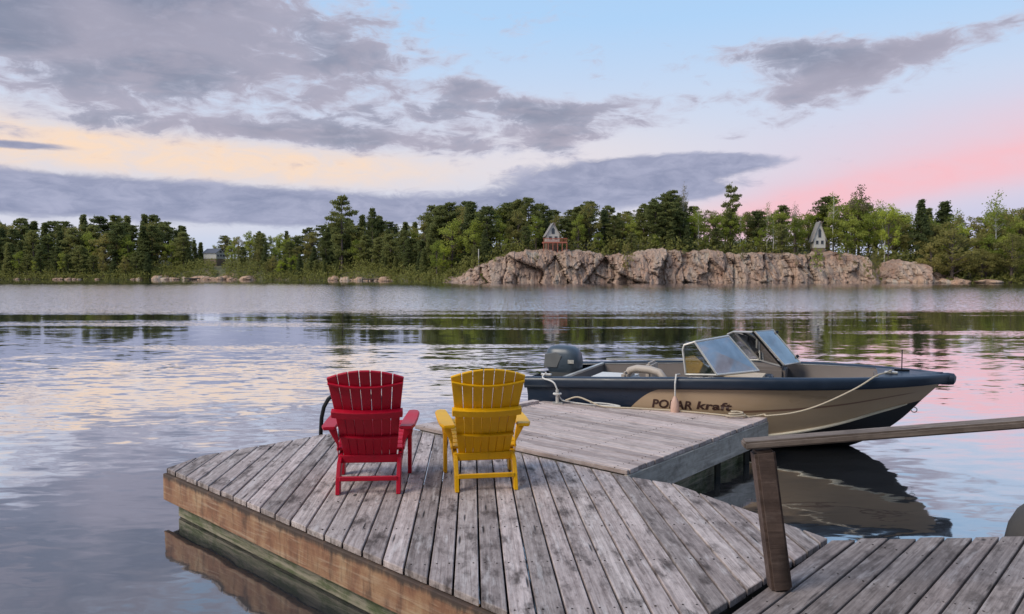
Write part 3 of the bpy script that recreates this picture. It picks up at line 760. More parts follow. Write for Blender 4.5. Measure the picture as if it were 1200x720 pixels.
def jetty(X, w_, label):
    Y = shoreY(X)-1.2; e = empty('jetty', (X, Y, WL)); tag(e, label, 'jetty')
    n = int(w_/.45)
    for i in range(n): MB().box((-w_/2+(i+.5)*w_/n, 0, .62), (w_/n*.93, 2.6, .10)).build('plank', M_LOGW, e)
    MB().box((0, -1.2, .45), (w_, .12, .24)).build('beam', M_DARKWOOD, e)
    for i in range(4): MB().box((-w_/2+.2+i*(w_-.4)/3, -1.1, -.1), (.2, .2, 1.1)).build('pile', M_DARKWOOD, e)
jetty(-106, 6.0, 'dark low jetty below the dark roofed cottage'); jetty(-39, 5.0, 'dark low jetty among the orange rocks of the point')
def mast(px, Y, y0, y1, label, box=False):
    X = at(px, Y); z0 = groundZ(X, Y)-.2; z1 = 1.65+(321-y0)/890*Y
    e = empty('bird_house_post' if box else 'white_pole', (X, Y, z0)); tag(e, label, 'post')
    MB().tube([(0, 0, 0), (0, 0, z1-z0)], .12, 8).build('pole', M_WHITE, e)
    if box:
        MB().box((0, 0, z1-z0+.3), (.7, .7, .7)).build('box', M_LOGW, e); MB().prism([(-.5, z1-z0+.65), (.5, z1-z0+.65), (0, z1-z0+1.1)], 1, -.45, .45).build('roof', M_REDW, e)
    else: MB().tube([(0, 0, z1-z0-.02), (0, 0, z1-z0+.16)], [.17, .05], 8).build('cap', M_WHITE, e)
mast(437, 230, 306, 320, 'pale post with a small bird box above the orange rocks', True); mast(561, 181.5, 293, 312, 'thin white pole at the left end of the cliff')

# ------------------------------------------------------------------ docks
def clip_poly(poly, nx, ny, c):               # keep nx*x+ny*y <= c
    out = []
    for i in range(len(poly)):
        a, b_ = poly[i], poly[(i+1) % len(poly)]
        da, db = nx*a[0]+ny*a[1]-c, nx*b_[0]+ny*b_[1]-c
        if da <= 0: out.append(a)
        if (da < 0 < db) or (db < 0 < da):
            t = da/(da-db); out.append((a[0]+(b_[0]-a[0])*t, a[1]+(b_[1]-a[1])*t))
    return out
def inside(pg, x, y):
    return all((pg[(i+1) % len(pg)][0]-pg[i][0])*(y-pg[i][1])-(pg[(i+1) % len(pg)][1]-pg[i][1])*(x-pg[i][0]) > 0 for i in range(len(pg))) or all((pg[(i+1) % len(pg)][0]-pg[i][0])*(y-pg[i][1])-(pg[(i+1) % len(pg)][1]-pg[i][1])*(x-pg[i][0]) < 0 for i in range(len(pg)))
M_NAIL = simple('rusty_nail', (.035, .024, .02), .7)
def lay_planks(parent, poly, ang, widths, z, th, mat, gap=.009, over=.012, wob=.0015, phase=0.):
    """boards running along direction ang, cut to the outline; each board an object with its own axes"""
    ux, uy = math.cos(ang), math.sin(ang); vx, vy = -uy, ux
    vs_ = [p[0]*vx+p[1]*vy for p in poly]; v = min(vs_)-phase; i = 0; nails = MB()
    while v < max(vs_):
        w_ = widths[i % len(widths)] if not callable(widths) else widths(v); i += 1
        a, b_ = v+gap/2, v+w_-gap/2; v += w_
        pg = clip_poly(clip_poly(poly, vx, vy, b_), -vx, -vy, -a)
        if len(pg) < 3: continue
        us = [p[0]*ux+p[1]*uy for p in pg]
        if max(us)-min(us) < .06: continue
        uc, vc = (max(us)+min(us))/2, (a+b_)/2
        # local outline with slightly uneven ends
        loc = [(p[0]*ux+p[1]*uy-uc, p[0]*vx+p[1]*vy-vc) for p in pg]
        e0 = random.uniform(-over, over)*.6; e1 = random.uniform(-over, over)
        loc = [(p+(e1 if p > 0 else e0), q_) for p, q_ in loc]
        o = MB().prism(loc, 2, -th, 0).build('plank', mat, parent, bevel=.004, seg=1)
        o.location = (uc*ux+vc*vx, uc*uy+vc*vy, z+random.uniform(-wob, wob)); o.rotation_euler = (random.uniform(-.006, .006), 0, ang)
        j0 = math.ceil((min(us)+.05)/.61)
        while j0*.61 < max(us)-.04:                                # two nails over every joist
            for sd_ in (-.30, .30):
                nu, nv_ = j0*.61+random.uniform(-.012, .012), vc+sd_*(b_-a)+random.uniform(-.008, .008)
                x_, y_ = nu*ux+nv_*vx, nu*uy+nv_*vy
                if not inside(pg, x_, y_): continue
                r_ = random.uniform(.0045, .0062)
                nails.add([(x_+r_*math.cos(t_), y_+r_*math.sin(t_), z+.0032) for t_ in (0, 1.05, 2.09, 3.14, 4.19, 5.24)]+[(x_+r_*math.cos(t_), y_+r_*math.sin(t_), z-.006) for t_ in (0, 1.05, 2.09, 3.14, 4.19, 5.24)],
                          [(0, 1, 2, 3, 4, 5)]+[(q6, q6+6, (q6+1) % 6+6, (q6+1) % 6) for q6 in range(6)])
            j0 += 1
    tag(nails.build('nail_heads', M_NAIL, parent), kind='stuff')
def board(parent, name, a, b_, h, th, mat, z_top, bev=.006):
    a, b_ = Vector((*a, 0)), Vector((*b_, 0)); L_ = (b_-a).length
    o = MB().box((0, 0, 0), (L_, th, h)).build(name, mat, parent, bevel=bev)
    c = (a+b_)/2; o.location = (c.x, c.y, z_top-h/2); o.rotation_euler = (0, 0, math.atan2(b_.y-a.y, b_.x-a.x)); return o
def inset(a, b_, d_, inner):                  # move the segment a-b by d_ towards the inner point
    n = Vector((-(b_[1]-a[1]), b_[0]-a[0])).normalized()
    if n.dot(Vector(inner)-Vector(a)) < 0: n = -n
    return (a[0]+n.x*d_, a[1]+n.y*d_), (b_[0]+n.x*d_, b_[1]+n.y*d_)
def along(a, b_, s0, s1):
    v = Vector(b_)-Vector(a); L_ = v.length
    p, q_ = Vector(a)+v*(s0/L_), Vector(b_)-v*(s1/L_); return tuple(p), tuple(q_)

# main dock: boards run away from the shore
MAIN = [(-2.934, 6.381), (-2.82, 6.83), (-1.93, 7.76), (-1.045, 7.99), (.925, 6.135), (1.276, 5.909), (1.97, 4.674), (.502, 3.148)]
dock = empty('swimming_dock', (0, 0, 0)); tag(dock, 'weathered grey plank dock carrying the two plastic chairs', 'dock')
lay_planks(dock, MAIN, R(93.0), [.137, .141, .139, .143, .136], 0, .04, M_PLANK, gap=.012, phase=.05)
CEN = (-.5, 5.6)
A_, B_ = MAIN[0], MAIN[7]
p, q_ = inset(A_, B_, .0, CEN); p, q_ = along(p, q_, -.02, .0)
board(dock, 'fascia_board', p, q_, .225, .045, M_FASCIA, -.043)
for (i, j) in ((0, 1), (1, 2), (2, 3), (5, 6), (6, 7)):
    p, q_ = inset(MAIN[i], MAIN[j], .03, CEN); p, q_ = along(p, q_, .02, .03)
    board(dock, 'fascia_board', p, q_, .20, .04, M_GREYBOARD if i < 5 else M_DARKWOOD, -.043)
# stacked crib timbers below, set back
for lv in range(3):
    for (i, j) in ((0, 7), (0, 2), (2, 3), (5, 6), (6, 7)):
        p, q_ = inset(MAIN[i], MAIN[j], .10+.03*(lv % 2)+.02*random.random(), CEN); p, q_ = along(p, q_, .12, .12)
        board(dock, 'crib_timber', p, q_, .16, .14, M_CRIB if i != 6 else M_DARKWOOD, -.245-lv*.166, .02)
# upper platform beside it
PLAT = [(.942, 6.144), (-1.023, 7.995), (.40, 9.52), (2.861, 8.424)]
plat = empty('boat_platform', (0, 0, 0)); tag(plat, 'pale plank platform between the dock and the motor boat', 'dock')
lay_planks(plat, PLAT, math.atan2(1.851, -1.965), [.138, .142, .140], .045, .04, M_PLAT, gap=.007)
PC = (.8, 8.)
p, q_ = inset(PLAT[0], PLAT[3], .012, PC); board(plat, 'fascia_board', *along(p, q_, .0, .0), .235, .04, M_GREYBOARD, .003)
for (i, j) in ((3, 2), (2, 1), (1, 0)):
    p, q_ = inset(PLAT[i], PLAT[j], .035, PC); board(plat, 'fascia_board', *along(p, q_, .05, .05), .20, .04, M_GREYBOARD, .003)
for lv in range(2):
    for (i, j) in ((0, 3), (3, 2), (2, 1)):
        p, q_ = inset(PLAT[i], PLAT[j], .22+.04*lv, PC); board(plat, 'crib_timber', *along(p, q_, .3, .3), .19, .16, M_CRIB, -.235-lv*.196, .02)
for f_ in (.30, .62, .86):
    a, b_ = inset(PLAT[0], PLAT[3], .07, PC); x_, y_ = a[0]+(b_[0]-a[0])*f_, a[1]+(b_[1]-a[1])*f_
    MB().box((x_, y_, -.45), (.05, .05, .5)).build('support_post', M_DARKWOOD, plat)
# shore-side dock on which the rail stands
NEAR = [(2.011, 4.690), (3.30, 4.745), (5.2, 4.80), (5.2, -1.2), (-2.2, -1.2), (-2.2, .0)]
nd = empty('shore_dock', (0, 0, 0)); tag(nd, 'dark weathered plank dock under the leaning handrail post', 'dock')
lay_planks(nd, NEAR, math.atan2(.737, .675), [.126, .121, .131, .127, .134, .138], -.012, .04, M_NEAR, gap=.013, over=.03, phase=-.0)
NC = (2.5, 2.)
for (i, j) in ((5, 0), (0, 1), (1, 2), (2, 3)):
    p, q_ = inset(NEAR[i], NEAR[j], .05, NC); board(nd, 'beam', *along(p, q_, .05, .05), .2, .045, M_DARKWOOD, -.056)
for (x_, y_) in ((1.95, 4.35), (3.4, 4.5), (4.9, 4.5), (.75, 3.0), (4.9, 1.0), (-1.8, -.6), (1.8, .5)):
    MB().tube([(x_, y_, -1.6), (x_, y_, -.06)], .10, 10).build('pile', M_DARKWOOD, nd)

# leaning handrail
hr = empty('handrail', (1.415, 3.94, -.012)); tag(hr, 'leaning brown post with a rough wooden handrail', 'handrail')
MB().bar((0, 0, 0), (-.105, 0, .745), .108, .10, up=(0, 1, .0)).build('post', M_POST, hr, bevel=.014, seg=2)
rl = MB().box((0, 0, 0), (3.12, .095, .042)).build('rail', M_RAIL, hr, bevel=.010, seg=2)
a = Vector((-.185, .0, .773)); b_ = Vector((2.86, -.30, 1.085)); dv = (b_-a); rl.location = (a+b_)/2
rl.rotation_euler = (R(3), -math.atan2(dv.z, math.hypot(dv.x, dv.y)), math.atan2(dv.y, dv.x))
MB().bar((2.75, -.29, 0), (2.75, -.29, 1.03), .12, .11, up=(0, 1, 0)).build('post', M_POST, hr, bevel=.008)
for px_ in (-.12, -.06): MB().tube([(px_, -.02, .788), (px_, -.02, .797)], .006, 8).build('nail', M_DARKWOOD, hr)

# buoy at the dock edge
M_BUOY = simple('worn_grey_rubber', (.060, .053, .047), .6, var=.3, bmp=.3)
by = empty('mooring_buoy', (3.66, 5.04, WL-.085)); tag(by, 'rounded dark grey mooring buoy at the edge of the shore dock', 'buoy'); by.rotation_euler = (R(-5), R(6), 0)
MB().tube([(0, 0, -.16), (0, 0, -.14), (0, 0, -.08), (0, 0, .02), (0, 0, .14), (0, 0, .27), (0, 0, .40), (0, 0, .50), (0, 0, .58), (0, 0, .63), (0, 0, .65)], [.05, .13, .21, .27, .30, .305, .285, .24, .165, .085, .03], 32).build('float', M_BUOY, by, smooth=True, sharp=70)
MB().tube([(0, 0, .125), (0, 0, .135), (0, 0, .155), (0, 0, .165)], [.298, .312, .312, .300], 32).build('seam_band', M_BUOY, by, smooth=True)
MB().tube([(.05*math.cos(a), 0, .68+.05*math.sin(a)) for a in np.linspace(0, 2*math.pi, 17)], .011, 8, cap=False).build('ring', simple('galvanised_ring', (.4, .4, .4), .5, .6), by, smooth=True)

# ladder rail at the dock's far edge
M_BLACK = simple('black_metal', (.02, .02, .022), .4, .6)
ld = empty('swim_ladder', (-1.975, 7.78, 0), R(14)); tag(ld, 'black curved swim ladder behind the red chair', 'ladder')
for s_ in (0, .42):
    pts = [(s_, .05, -1.0), (s_, .05, 0.), (s_+.01, .03, .16), (s_+.035, -.02, .28), (s_+.08, -.08, .37), (s_+.13, -.16, .42), (s_+.16, -.25, .42), (s_+.18, -.32, .36), (s_+.19, -.36, .24), (s_+.19, -.37, .0)]
    MB().tube(pts, .021, 10).build('handrail', M_BLACK, ld, smooth=True)
for i in range(3): MB().box((.21, .05, -.25-i*.25), (.42, .07, .03)).build('step', M_BLACK, ld)

# ------------------------------------------------------------------ plastic chairs
def chair(loc, rz, mat, label):
    e = empty('adirondack_chair', loc, rz); tag(e, label, 'chair')
    th = .022
    # side rails that bend down into the rear legs
    prof_o = [(.66, .39), (.40, .335), (.18, .275), (.06, .22), (.0, .12), (-.035, 0), (.045, 0), (.075, .10), (.13, .175), (.22, .205), (.42, .255), (.66, .305)]
    for s_ in (-1, 1): MB().prism(prof_o, 0, s_*.225-.016, s_*.225+.016).build('leg', mat, e, bevel=.004)
    fl = [(.55, 0), (.63, 0), (.655, .30), (.665, .485), (.535, .485), (.545, .30)]
    for s_ in (-1, 1):
        MB().prism(fl, 0, s_*.272-.015, s_*.272+.015).build('leg', mat, e, bevel=.004)
        MB().prism([(s_*.288, .30), (s_*.298, .36), (s_*.335, .485), (s_*.288, .485)], 1, .585, .612).build('arm_bracket', mat, e, bevel=.003)
        MB().prism([(s_*.243, .21), (s_*.255, .34), (s_*.335, .485), (s_*.262, .485), (s_*.243, .38)], 1, .15, .172).build('arm_bracket', mat, e, bevel=.003)
        arm = [(s_*.236, -.03), (s_*.325, -.04), (s_*.348, .05), (s_*.356, .30), (s_*.356, .56), (s_*.342, .64), (s_*.305, .67), (s_*.262, .65), (s_*.242, .3)]
        MB().prism(arm, 2, .487, .512).build('armrest', mat, e, bevel=.006, seg=2)
    # back frame of reference: w runs up the slats
    base = Vector((0, .17, .20)); upv = Vector((0, -.36, .76)).normalized(); nrm = Vector((0, -.76, -.36)).normalized()   # nrm points to the rear
    Lb = .83
    def bp(u, w_, t): return base+Vector((u, 0, 0))+upv*w_+nrm*(t-.40*u*u)
    n = 7
    def edge(i, w_):
        f = w_/Lb; half = .195+(.285-.195)*f; return -half+2*half*i/n
    for i in range(n):
        mid_top = None; pts = []
        def topw(u): return Lb-1.02*u*u
        g = .0020
        us = []
        for w_ in (0., .28, .56): us.append((edge(i, w_)+g*(.4+.9*w_), edge(i+1, w_)-g*(.4+.9*w_), w_))
        tl = edge(i, .80)+g*1.4; trr = edge(i+1, .80)-g*1.4
        V = []; 
        for (a, b_, w_) in us:
            V.append([(a, w_), (b_, w_)])
        V.append([(tl, topw(tl)), (trr, topw(trr))])
        verts = []; faces = []
        for t in (-th/2, th/2):
            for (a, b_) in V:
                verts += [bp(a[0], a[1], t), bp(b_[0], b_[1], t)]
        m_ = len(V)*2
        for r_ in range(len(V)-1):
            o0 = r_*2
            faces += [(o0, o0+1, o0+3, o0+2), (m_+o0, m_+o0+2, m_+o0+3, m_+o0+1), (o0, o0+2, m_+o0+2, m_+o0), (o0+1, m_+o0+1, m_+o0+3, o0+3)]
        faces += [(0, m_, m_+1, 1), (m_-2, m_-1, 2*m_-1, 2*m_-2)]
        mb = MB(); mb.add(verts, faces); mb.build('back_slat', mat, e, bevel=.004)
    def brace(w_, half, hgt, dep, name='back_brace', bow=0.):
        rows = []
        for i in range(9):
            u = -half+2*half*i/8
            f = 1-(u/half)**2
            lo, hi = w_-hgt/2-bow*f, w_+hgt/2-bow*f
            t0, t1 = th/2+.001, th/2+dep
            rows.append([bp(u, lo, t0), bp(u, hi, t0), bp(u, hi, t1), bp(u, lo, t1), bp(u, lo, t0)])
        mb = MB().grid(rows); nn = len(mb.v)
        mb.f.append((0, 1, 2, 3)); mb.f.append((nn-5, nn-4, nn-3, nn-2))
        mb.build(name, mat, e, weld=True, bevel=.003)
    brace(.715, .272, .018, .022, bow=.022)
    brace(.465, .262, .055, .050)
    brace(.245, .222, .016, .028)
    MB().box((0, .135, .232), (.47, .028, .060)).build('seat_crossbar', mat, e, bevel=.005)
    MB().box((0, .005, .112), (.43, .028, .034)).build('stretcher', mat, e, bevel=.004)
    for i in range(7):
        y = .20+i*.073; z = .288+(y-.18)*.235+.012
        MB().box((0, y, z), (.52, .066, .022), Matrix.Rotation(R(13), 3, 'X')).build('seat_slat', mat, e, bevel=.004)
    return e
chair((-1.078, 5.635, .002), R(4), M_RED, 'red plastic slatted garden chair facing the lake')
chair((-.195, 5.72, .002), R(9), M_YELLOW, 'yellow plastic slatted garden chair facing the lake')

# ------------------------------------------------------------------ motor boat
LB = 4.85; TH = R(24)
tip = Vector((4.97, 8.57)); stern = tip-LB*Vector((math.cos(TH), -math.sin(TH)))
boat = empty('motor_boat', (stern.x, stern.y, WL), -TH); tag(boat, 'navy and tan aluminium motor boat moored behind the platform', 'boat')
def spl(xs, ys):
    xs = np.array(xs, float); ys = np.array(ys, float); m_ = np.gradient(ys, xs)
    def f(t):
        i = int(np.clip(np.searchsorted(xs, t)-1, 0, len(xs)-2)); h = xs[i+1]-xs[i]; s_ = (t-xs[i])/h
        return float((2*s_**3-3*s_**2+1)*ys[i]+(s_**3-2*s_**2+s_)*h*m_[i]+(-2*s_**3+3*s_**2)*ys[i+1]+(s_**3-s_**2)*h*m_[i+1])
    return f
sb = spl([0, .2, .4, .6, .75, .87, .95, 1], [.90, .955, .975, .93, .79, .54, .27, .0])
szf = spl([0, .25, .5, .8, 1], [.71, .775, .84, .885, .905])
cb = spl([0, .2, .4, .6, .75, .87, .95, 1], [.80, .84, .83, .74, .55, .31, .13, .0])
cz = spl([0, .3, .5, .65, .8, .92, 1], [.06, .07, .11, .19, .33, .50, .60])
kx = spl([0, .5, .7, .85, .95, 1], [.10, 2.35, 3.25, 3.95, 4.38, LB-.28])
kz = spl([0, .5, .7, .85, .95, 1], [-.16, -.17, -.13, .06, .38, .60])
def sheer(t, s_=-1): return Vector((t*LB, s_*max(0, sb(t)), szf(t)))
def chine(t, s_=-1): return Vector((.10*(1-t)+t*(LB-.28), s_*max(0, cb(t)), cz(t)))
def keel(t): return Vector((kx(t), 0, kz(t)))
def side_pt(t, v, s_=-1, off=0.):              # v 0 chine .. 1 sheer, slightly flared
    p = chine(t, s_)*(1-v)+sheer(t, s_)*v
    p.y += s_*.035*math.sin(math.pi*v)*(1-t**4)+s_*off
    return p
def boat_paint():
    m, kk, b, out = material('boat_paint')
    uvn = kk.n.new('ShaderNodeUVMap'); uvn.uv_map = 'paint'
    u, v, _ = kk.sep(uvn.outputs[0])
    o = kk.tc(); n = kk.noise(kk.scl(o, (2, 2, 8)), 1, 4, .6)
    # the navy sweeps down towards the stern
    curve = kk.ss(u, .12, .37, -.45, .83)
    navy = kk.ss(kk.m('SUBTRACT', v, curve), -.004, .004)
    tan = kk.mix(n, (.39, .275, .175), (.50, .37, .25))
    x, y, z = kk.sep(o)
    scum = kk.ss(kk.m('ADD', z, kk.m('MULTIPLY', n, .2)), .36, .12, 0, .55)
    tan = kk.mix(scum, tan, (.17, .12, .075))
    pin = kk.m('MULTIPLY', kk.ss(kk.m('ABSOLUTE', kk.m('SUBTRACT', v, .46)), .022, .016), kk.m('MULTIPLY', kk.ss(u, .548, .552), kk.ss(u, .965, .93)))
    tan = kk.mix(kk.m('MULTIPLY', pin, .7), tan, (.12, .04, .025))
    c = kk.mix(navy, tan, (.010, .020, .042))
    kk.put(b.inputs['Base Color'], c); kk.put(b.inputs['Roughness'], kk.lin(n, .3, .7, .26, .40)); b.inputs['Coat Weight'].default_value = .15
    bump(kk, b, kk.noise(kk.scl(o, (1.5, 1.5, 1)), 1, 2, .5), .25, .04)
    return m
M_PAINT = boat_paint()
M_NAVY = simple('navy_vinyl', (.012, .022, .042), .38, var=.2); M_HULLB = simple('black_bottom', (.012, .012, .014), .45)
M_ALU = simple('brushed_aluminium', (.62, .60, .56), .38, .55, var=.08); M_LINER = simple('grey_brown_liner', (.17, .145, .135), .8, var=.2, bmp=.3)
M_CREAM = simple('cream_console', (.50, .40, .29), .6); M_SEAT = simple('beige_vinyl', (.42, .36, .31), .55, var=.15); M_LSEAT = simple('white_vinyl', (.62, .60, .57), .5)
M_LETTER = simple('dark_lettering', (.05, .022, .018), .5); M_CARPET = simple('grey_carpet', (.06, .06, .065), .95, bmp=.5)
T = np.linspace(0, 1, 61); NV = 12
hull = None
v_, f_, uv_ = [], [], []
for s_ in (-1, 1):
    base = len(v_)
    for t in T:
        for j in range(NV+1): v_.append(tuple(side_pt(t, j/NV, s_))); uv_.append((t, j/NV))
    for i in range(len(T)-1):
        for j in range(NV):
            a = base+i*(NV+1)+j; f_.append((a, a+NV+1, a+NV+2, a+1))
base = len(v_)                                  # transom
tr_pts = [side_pt(0, j/NV, -1) for j in range(NV+1)]+[side_pt(0, 1-j/NV, 1) for j in range(NV+1)]
for i_, p_ in enumerate(tr_pts): v_.append(tuple(p_)); uv_.append((0, 1.))
f_.append(tuple(base+i for i in range(len(tr_pts))))
me = bpy.data.meshes.new('hull'); me.from_pydata(v_, [], f_); ul = me.uv_layers.new(name='paint')
for lp in me.loops: ul.data[lp.index].uv = uv_[lp.vertex_index]
me.materials.append(M_PAINT); me.shade_smooth(); me.set_sharp_from_angle(angle=R(45))
hull = link(bpy.data.objects.new('hull', me), boat)
mb = MB()
for s_ in (-1, 1): mb.grid([[chine(t, s_)*(1-j/6)+keel(t)*(j/6) for j in range(7)] for t in T])
mb.add([chine(0, -1), keel(0), chine(0, 1)], [(0, 1, 2)])
mb.build('hull_bottom', M_HULLB, boat, smooth=True)
for s_ in (-1, 1):
    MB().tube([chine(t, s_)+Vector((0, s_*.012, .0)) for t in np.linspace(.02, .965, 50)], [.017]*48+[.014, .006], 8).build('spray_strake', M_ALU if s_ > 0 else simple('cream_strake', (.66, .60, .48), .5), hull, smooth=True)
# gunwale: thick rounded navy rail
for s_ in (-1, 1):
    rows = []
    for t in np.linspace(0, 1, 60):
        p_ = sheer(t, s_); tn = (sheer(min(1, t+.01), s_)-sheer(max(0, t-.01), s_)); tn.z = 0; tn.normalize()
        nr = Vector((tn.y, -tn.x, 0))*(1 if s_ < 0 else -1)     # outwards
        k_ = 1-.35*t**6
        sec = [(-.11, -.012), (-.10, .010), (-.03, .022), (.020, .018), (.040, .0), (.046, -.035), (.044, -.085), (.034, -.115), (.018, -.122), (-.004, -.115)]
        rows.append([p_+nr*(a*k_)+Vector((0, 0, b_*k_)) for a, b_ in sec])
    MB().grid(rows).build('gunwale', M_NAVY, boat, smooth=True, sharp=60)
MB().tube([(LB-.14, 0, .855), (LB-.02, 0, .858), (LB+.035, 0, .858), (LB+.055, 0, .855)], [.066, .070, .064, .035], 12).build('bow_cap', M_NAVY, boat, smooth=True)
# interior
def inner(t, s_, dz, ins=.11): 
    p_ = sheer(t, s_); return Vector((p_.x, s_*max(0, abs(p_.y)-ins), p_.z+dz))
def half_at(x, z):                              # the hull side's half breadth at (x, z)
    t, vv = x/LB, .5
    for _ in range(14):
        p_ = side_pt(min(1, max(0, t)), min(1, max(0, vv))); t = min(1, max(0, t+(x-p_.x)/LB)); vv = min(1, max(0, vv+(z-p_.z)/max(.1, szf(t)-cz(t))))
    return abs(side_pt(t, vv).y)
def floor_z(t): return max(.24, cz(min(1, t+.04))+.10)
def floor_y(t): return max(.0, min(sb(t)-.20, half_at(t*LB, floor_z(t))-.05))
for s_ in (-1, 1):
    MB().grid([[inner(t, s_, -.013, .105), Vector((t*LB, s_*min(sb(t)-.125, half_at(t*LB, szf(t)-.2)-.03), szf(t)-.20)), Vector((t*LB, s_*floor_y(t), floor_z(t)))] for t in np.linspace(.10, .85, 40)]).build('liner', M_LINER, boat, smooth=True)
MB().grid([[Vector((t*LB, -floor_y(t), floor_z(t))), Vector((t*LB, floor_y(t), floor_z(t)))] for t in np.linspace(.1, .85, 30)]).build('floor', M_CARPET, boat)
MB().grid([[inner(t, -1, .004, .08), inner(t, -1, .018, .08)*.5+inner(t, 1, .018, .08)*.5+Vector((0, 0, .012)), inner(t, 1, .004, .08)] for t in np.linspace(.845, .985, 14)]).build('foredeck', M_NAVY, boat, smooth=True)
MB().box((.845*LB-.012, 0, .745), (.03, 2*(half_at(.845*LB, .62)-.06), .25)).build('bow_bulkhead', M_LINER, boat)
MB().box((3.45, 0, .42), (.80, .62, .24)).build('bow_seat_base', M_LINER, boat, bevel=.02)
for s_ in (-1, 1): MB().box((3.40, s_*.30, .56), (.8, .26, .08)).build('bow_cushion', M_NAVY, boat, bevel=.03, seg=2)
# aft: splash well and bulkhead with a pale edge
MB().box((.50, 0, .45), (.04, 1.66, .56)).build('aft_bulkhead', M_LINER, boat, bevel=.005)
MB().bar((.50, -.86, .735), (.50, .86, .735), .05, .025).build('bulkhead_cap', M_ALU, boat)
MB().bar((.53, .84, .30), (.53, .84, .77), .03, .05).build('corner_post', M_LSEAT, boat)
MB().bar((.55, .845, .800), (2.55, .895, .868), .03, .02).build('rail_trim', M_ALU, boat)
MB().box((.24, 0, .33), (.50, 1.56, .03)).build('splash_well', M_ALU, boat)
MB().box((.03, 0, .35), (.05, 1.66, .50)).build('transom_board', M_NAVY, boat)
# seats
def seat(x, y, mat, rot=0):
    e = empty('seat'); e.parent = boat; e.location = (x, y, .24); e.rotation_euler = (0, 0, rot)
    MB().tube([(0, 0, 0), (0, 0, .26)], .04, 10).build('pedestal', M_ALU, e)
    MB().box((0, 0, .31), (.44, .46, .11)).build('cushion', mat, e, bevel=.045, seg=3, smooth=True)
    return e
s1 = seat(1.45, -.38, M_SEAT); s2 = seat(1.55, .40, M_SEAT)
# curved padded backrest seen above the gunwale
for e in (s1,):
    pts = [(.26, -.20, .36), (.27, -.19, .52), (.20, -.16, .585), (.08, -.12, .605), (-.10, -.08, .61), (-.20, -.06, .58), (-.24, -.06, .50), (-.24, -.06, .38)]
    MB().tube(pts, [.035, .042, .048, .050, .050, .048, .042, .035], 10).build('armrest', M_SEAT, e, smooth=True)
    MB().box((-.24, 0, .44), (.08, .42, .26)).build('backrest', M_SEAT, e, bevel=.03, seg=2)
MB().box((-.22, 0, .46), (.08, .42, .30)).build('backrest', M_SEAT, s2, bevel=.03, seg=2)
MB().box((1.02, -.30, .655), (.60, .60, .15)).build('aft_cushion', M_LSEAT, boat, bevel=.05, seg=3, smooth=True)
MB().box((1.02, -.30, .41), (.52, .52, .34)).build('aft_seat_base', M_LINER, boat, bevel=.01)
# consoles
MB().box((2.62, -.56, .55), (.62, .52, .62)).build('console', M_CREAM, boat, bevel=.04, seg=2)
MB().box((2.78, .56, .55), (.56, .52, .62)).build('console', M_LINER, boat, bevel=.04, seg=2)
MB().box((2.92, -.30, .80), (.10, .20, .08)).build('dash_pad', M_NAVY, boat, bevel=.02)
sw = empty('steering_wheel'); sw.parent = boat; sw.location = (2.22, -.55, .82); sw.rotation_euler = (0, R(-62), 0)
MB().tube([(.15*math.cos(a), .15*math.sin(a), 0) for a in np.linspace(0, 2*math.pi, 25)], .014, 8, cap=False).build('rim', M_BLACK, sw, smooth=True)
for a in (0, 2.09, 4.19): MB().bar((0, 0, 0), (.15*math.cos(a), .15*math.sin(a), 0), .02, .01).build('spoke', M_BLACK, sw)
# windscreens: framed glass
mg, kk, b, out = material('windscreen_glass')
tb = kk.n.new('ShaderNodeBsdfTransparent'); tb.inputs[0].default_value = (.86, .90, .91, 1)
gb = kk.n.new('ShaderNodeBsdfGlossy'); gb.inputs['Roughness'].default_value = .03
fr = kk.n.new('ShaderNodeFresnel'); fr.inputs[0].default_value = 1.6
mx = kk.n.new('ShaderNodeMixShader'); smear = kk.noise(kk.tc(), 3, 4, .6)
kk.put(mx.inputs[0], kk.m('ADD', kk.m('MULTIPLY', fr.outputs[0], 1.3), kk.lin(smear, .35, .7, .30, .58), clamp=True)); kk.l.new(tb.outputs[0], mx.inputs[1]); kk.l.new(gb.outputs[0], mx.inputs[2]); kk.l.new(mx.outputs[0], out.inputs[0])
M_GLASS = mg
def windscreen(side, front, name):
    """side and front are quads (4 corners each): rear base, rear top, front top, front base / outer base, outer top, inner top, inner base"""
    e = empty(name); e.parent = boat
    for q4 in (side, front):
        q4 = [Vector(p_) for p_ in q4]; c = sum(q4, Vector())/4
        g = MB(); nrm = (q4[1]-q4[0]).cross(q4[3]-q4[0]).normalized()*.003
        ins = [p_+(c-p_)*.02 for p_ in q4]
        g.add([p_+nrm for p_ in ins]+[p_-nrm for p_ in ins], [(0, 1, 2, 3), (7, 6, 5, 4), (0, 4, 5, 1), (1, 5, 6, 2), (2, 6, 7, 3), (3, 7, 4, 0)])
        g.build('pane', M_GLASS, e)
    fr_ = MB()
    s0, s1_, s2_, s3 = [Vector(p_) for p_ in side]; f0, f1, f2, f3 = [Vector(p_) for p_ in front]
    mid = [s0, s0*.15+s1_*.85]; corner = s1_+(s2_-s1_)*.10
    fr_.tube([s0, s0*.15+s1_*.85, s1_*.86+s2_*.14+Vector((0, 0, -.004)), s2_, f2], .014, 8)
    fr_.tube([s3, s2_], .013, 8); fr_.tube([f2, f3], .012, 8); fr_.tube([s0, s3, f3], .014, 8)
    fr_.build('frame', M_ALU, e, smooth=True)
windscreen([(2.04, -.86, .86), (1.99, -.83, 1.205), (2.13, -.81, 1.245), (2.40, -.86, .875)], [(2.40, -.86, .875), (2.13, -.81, 1.245), (2.44, -.26, 1.285), (2.80, -.26, .875)], 'starboard_windscreen')
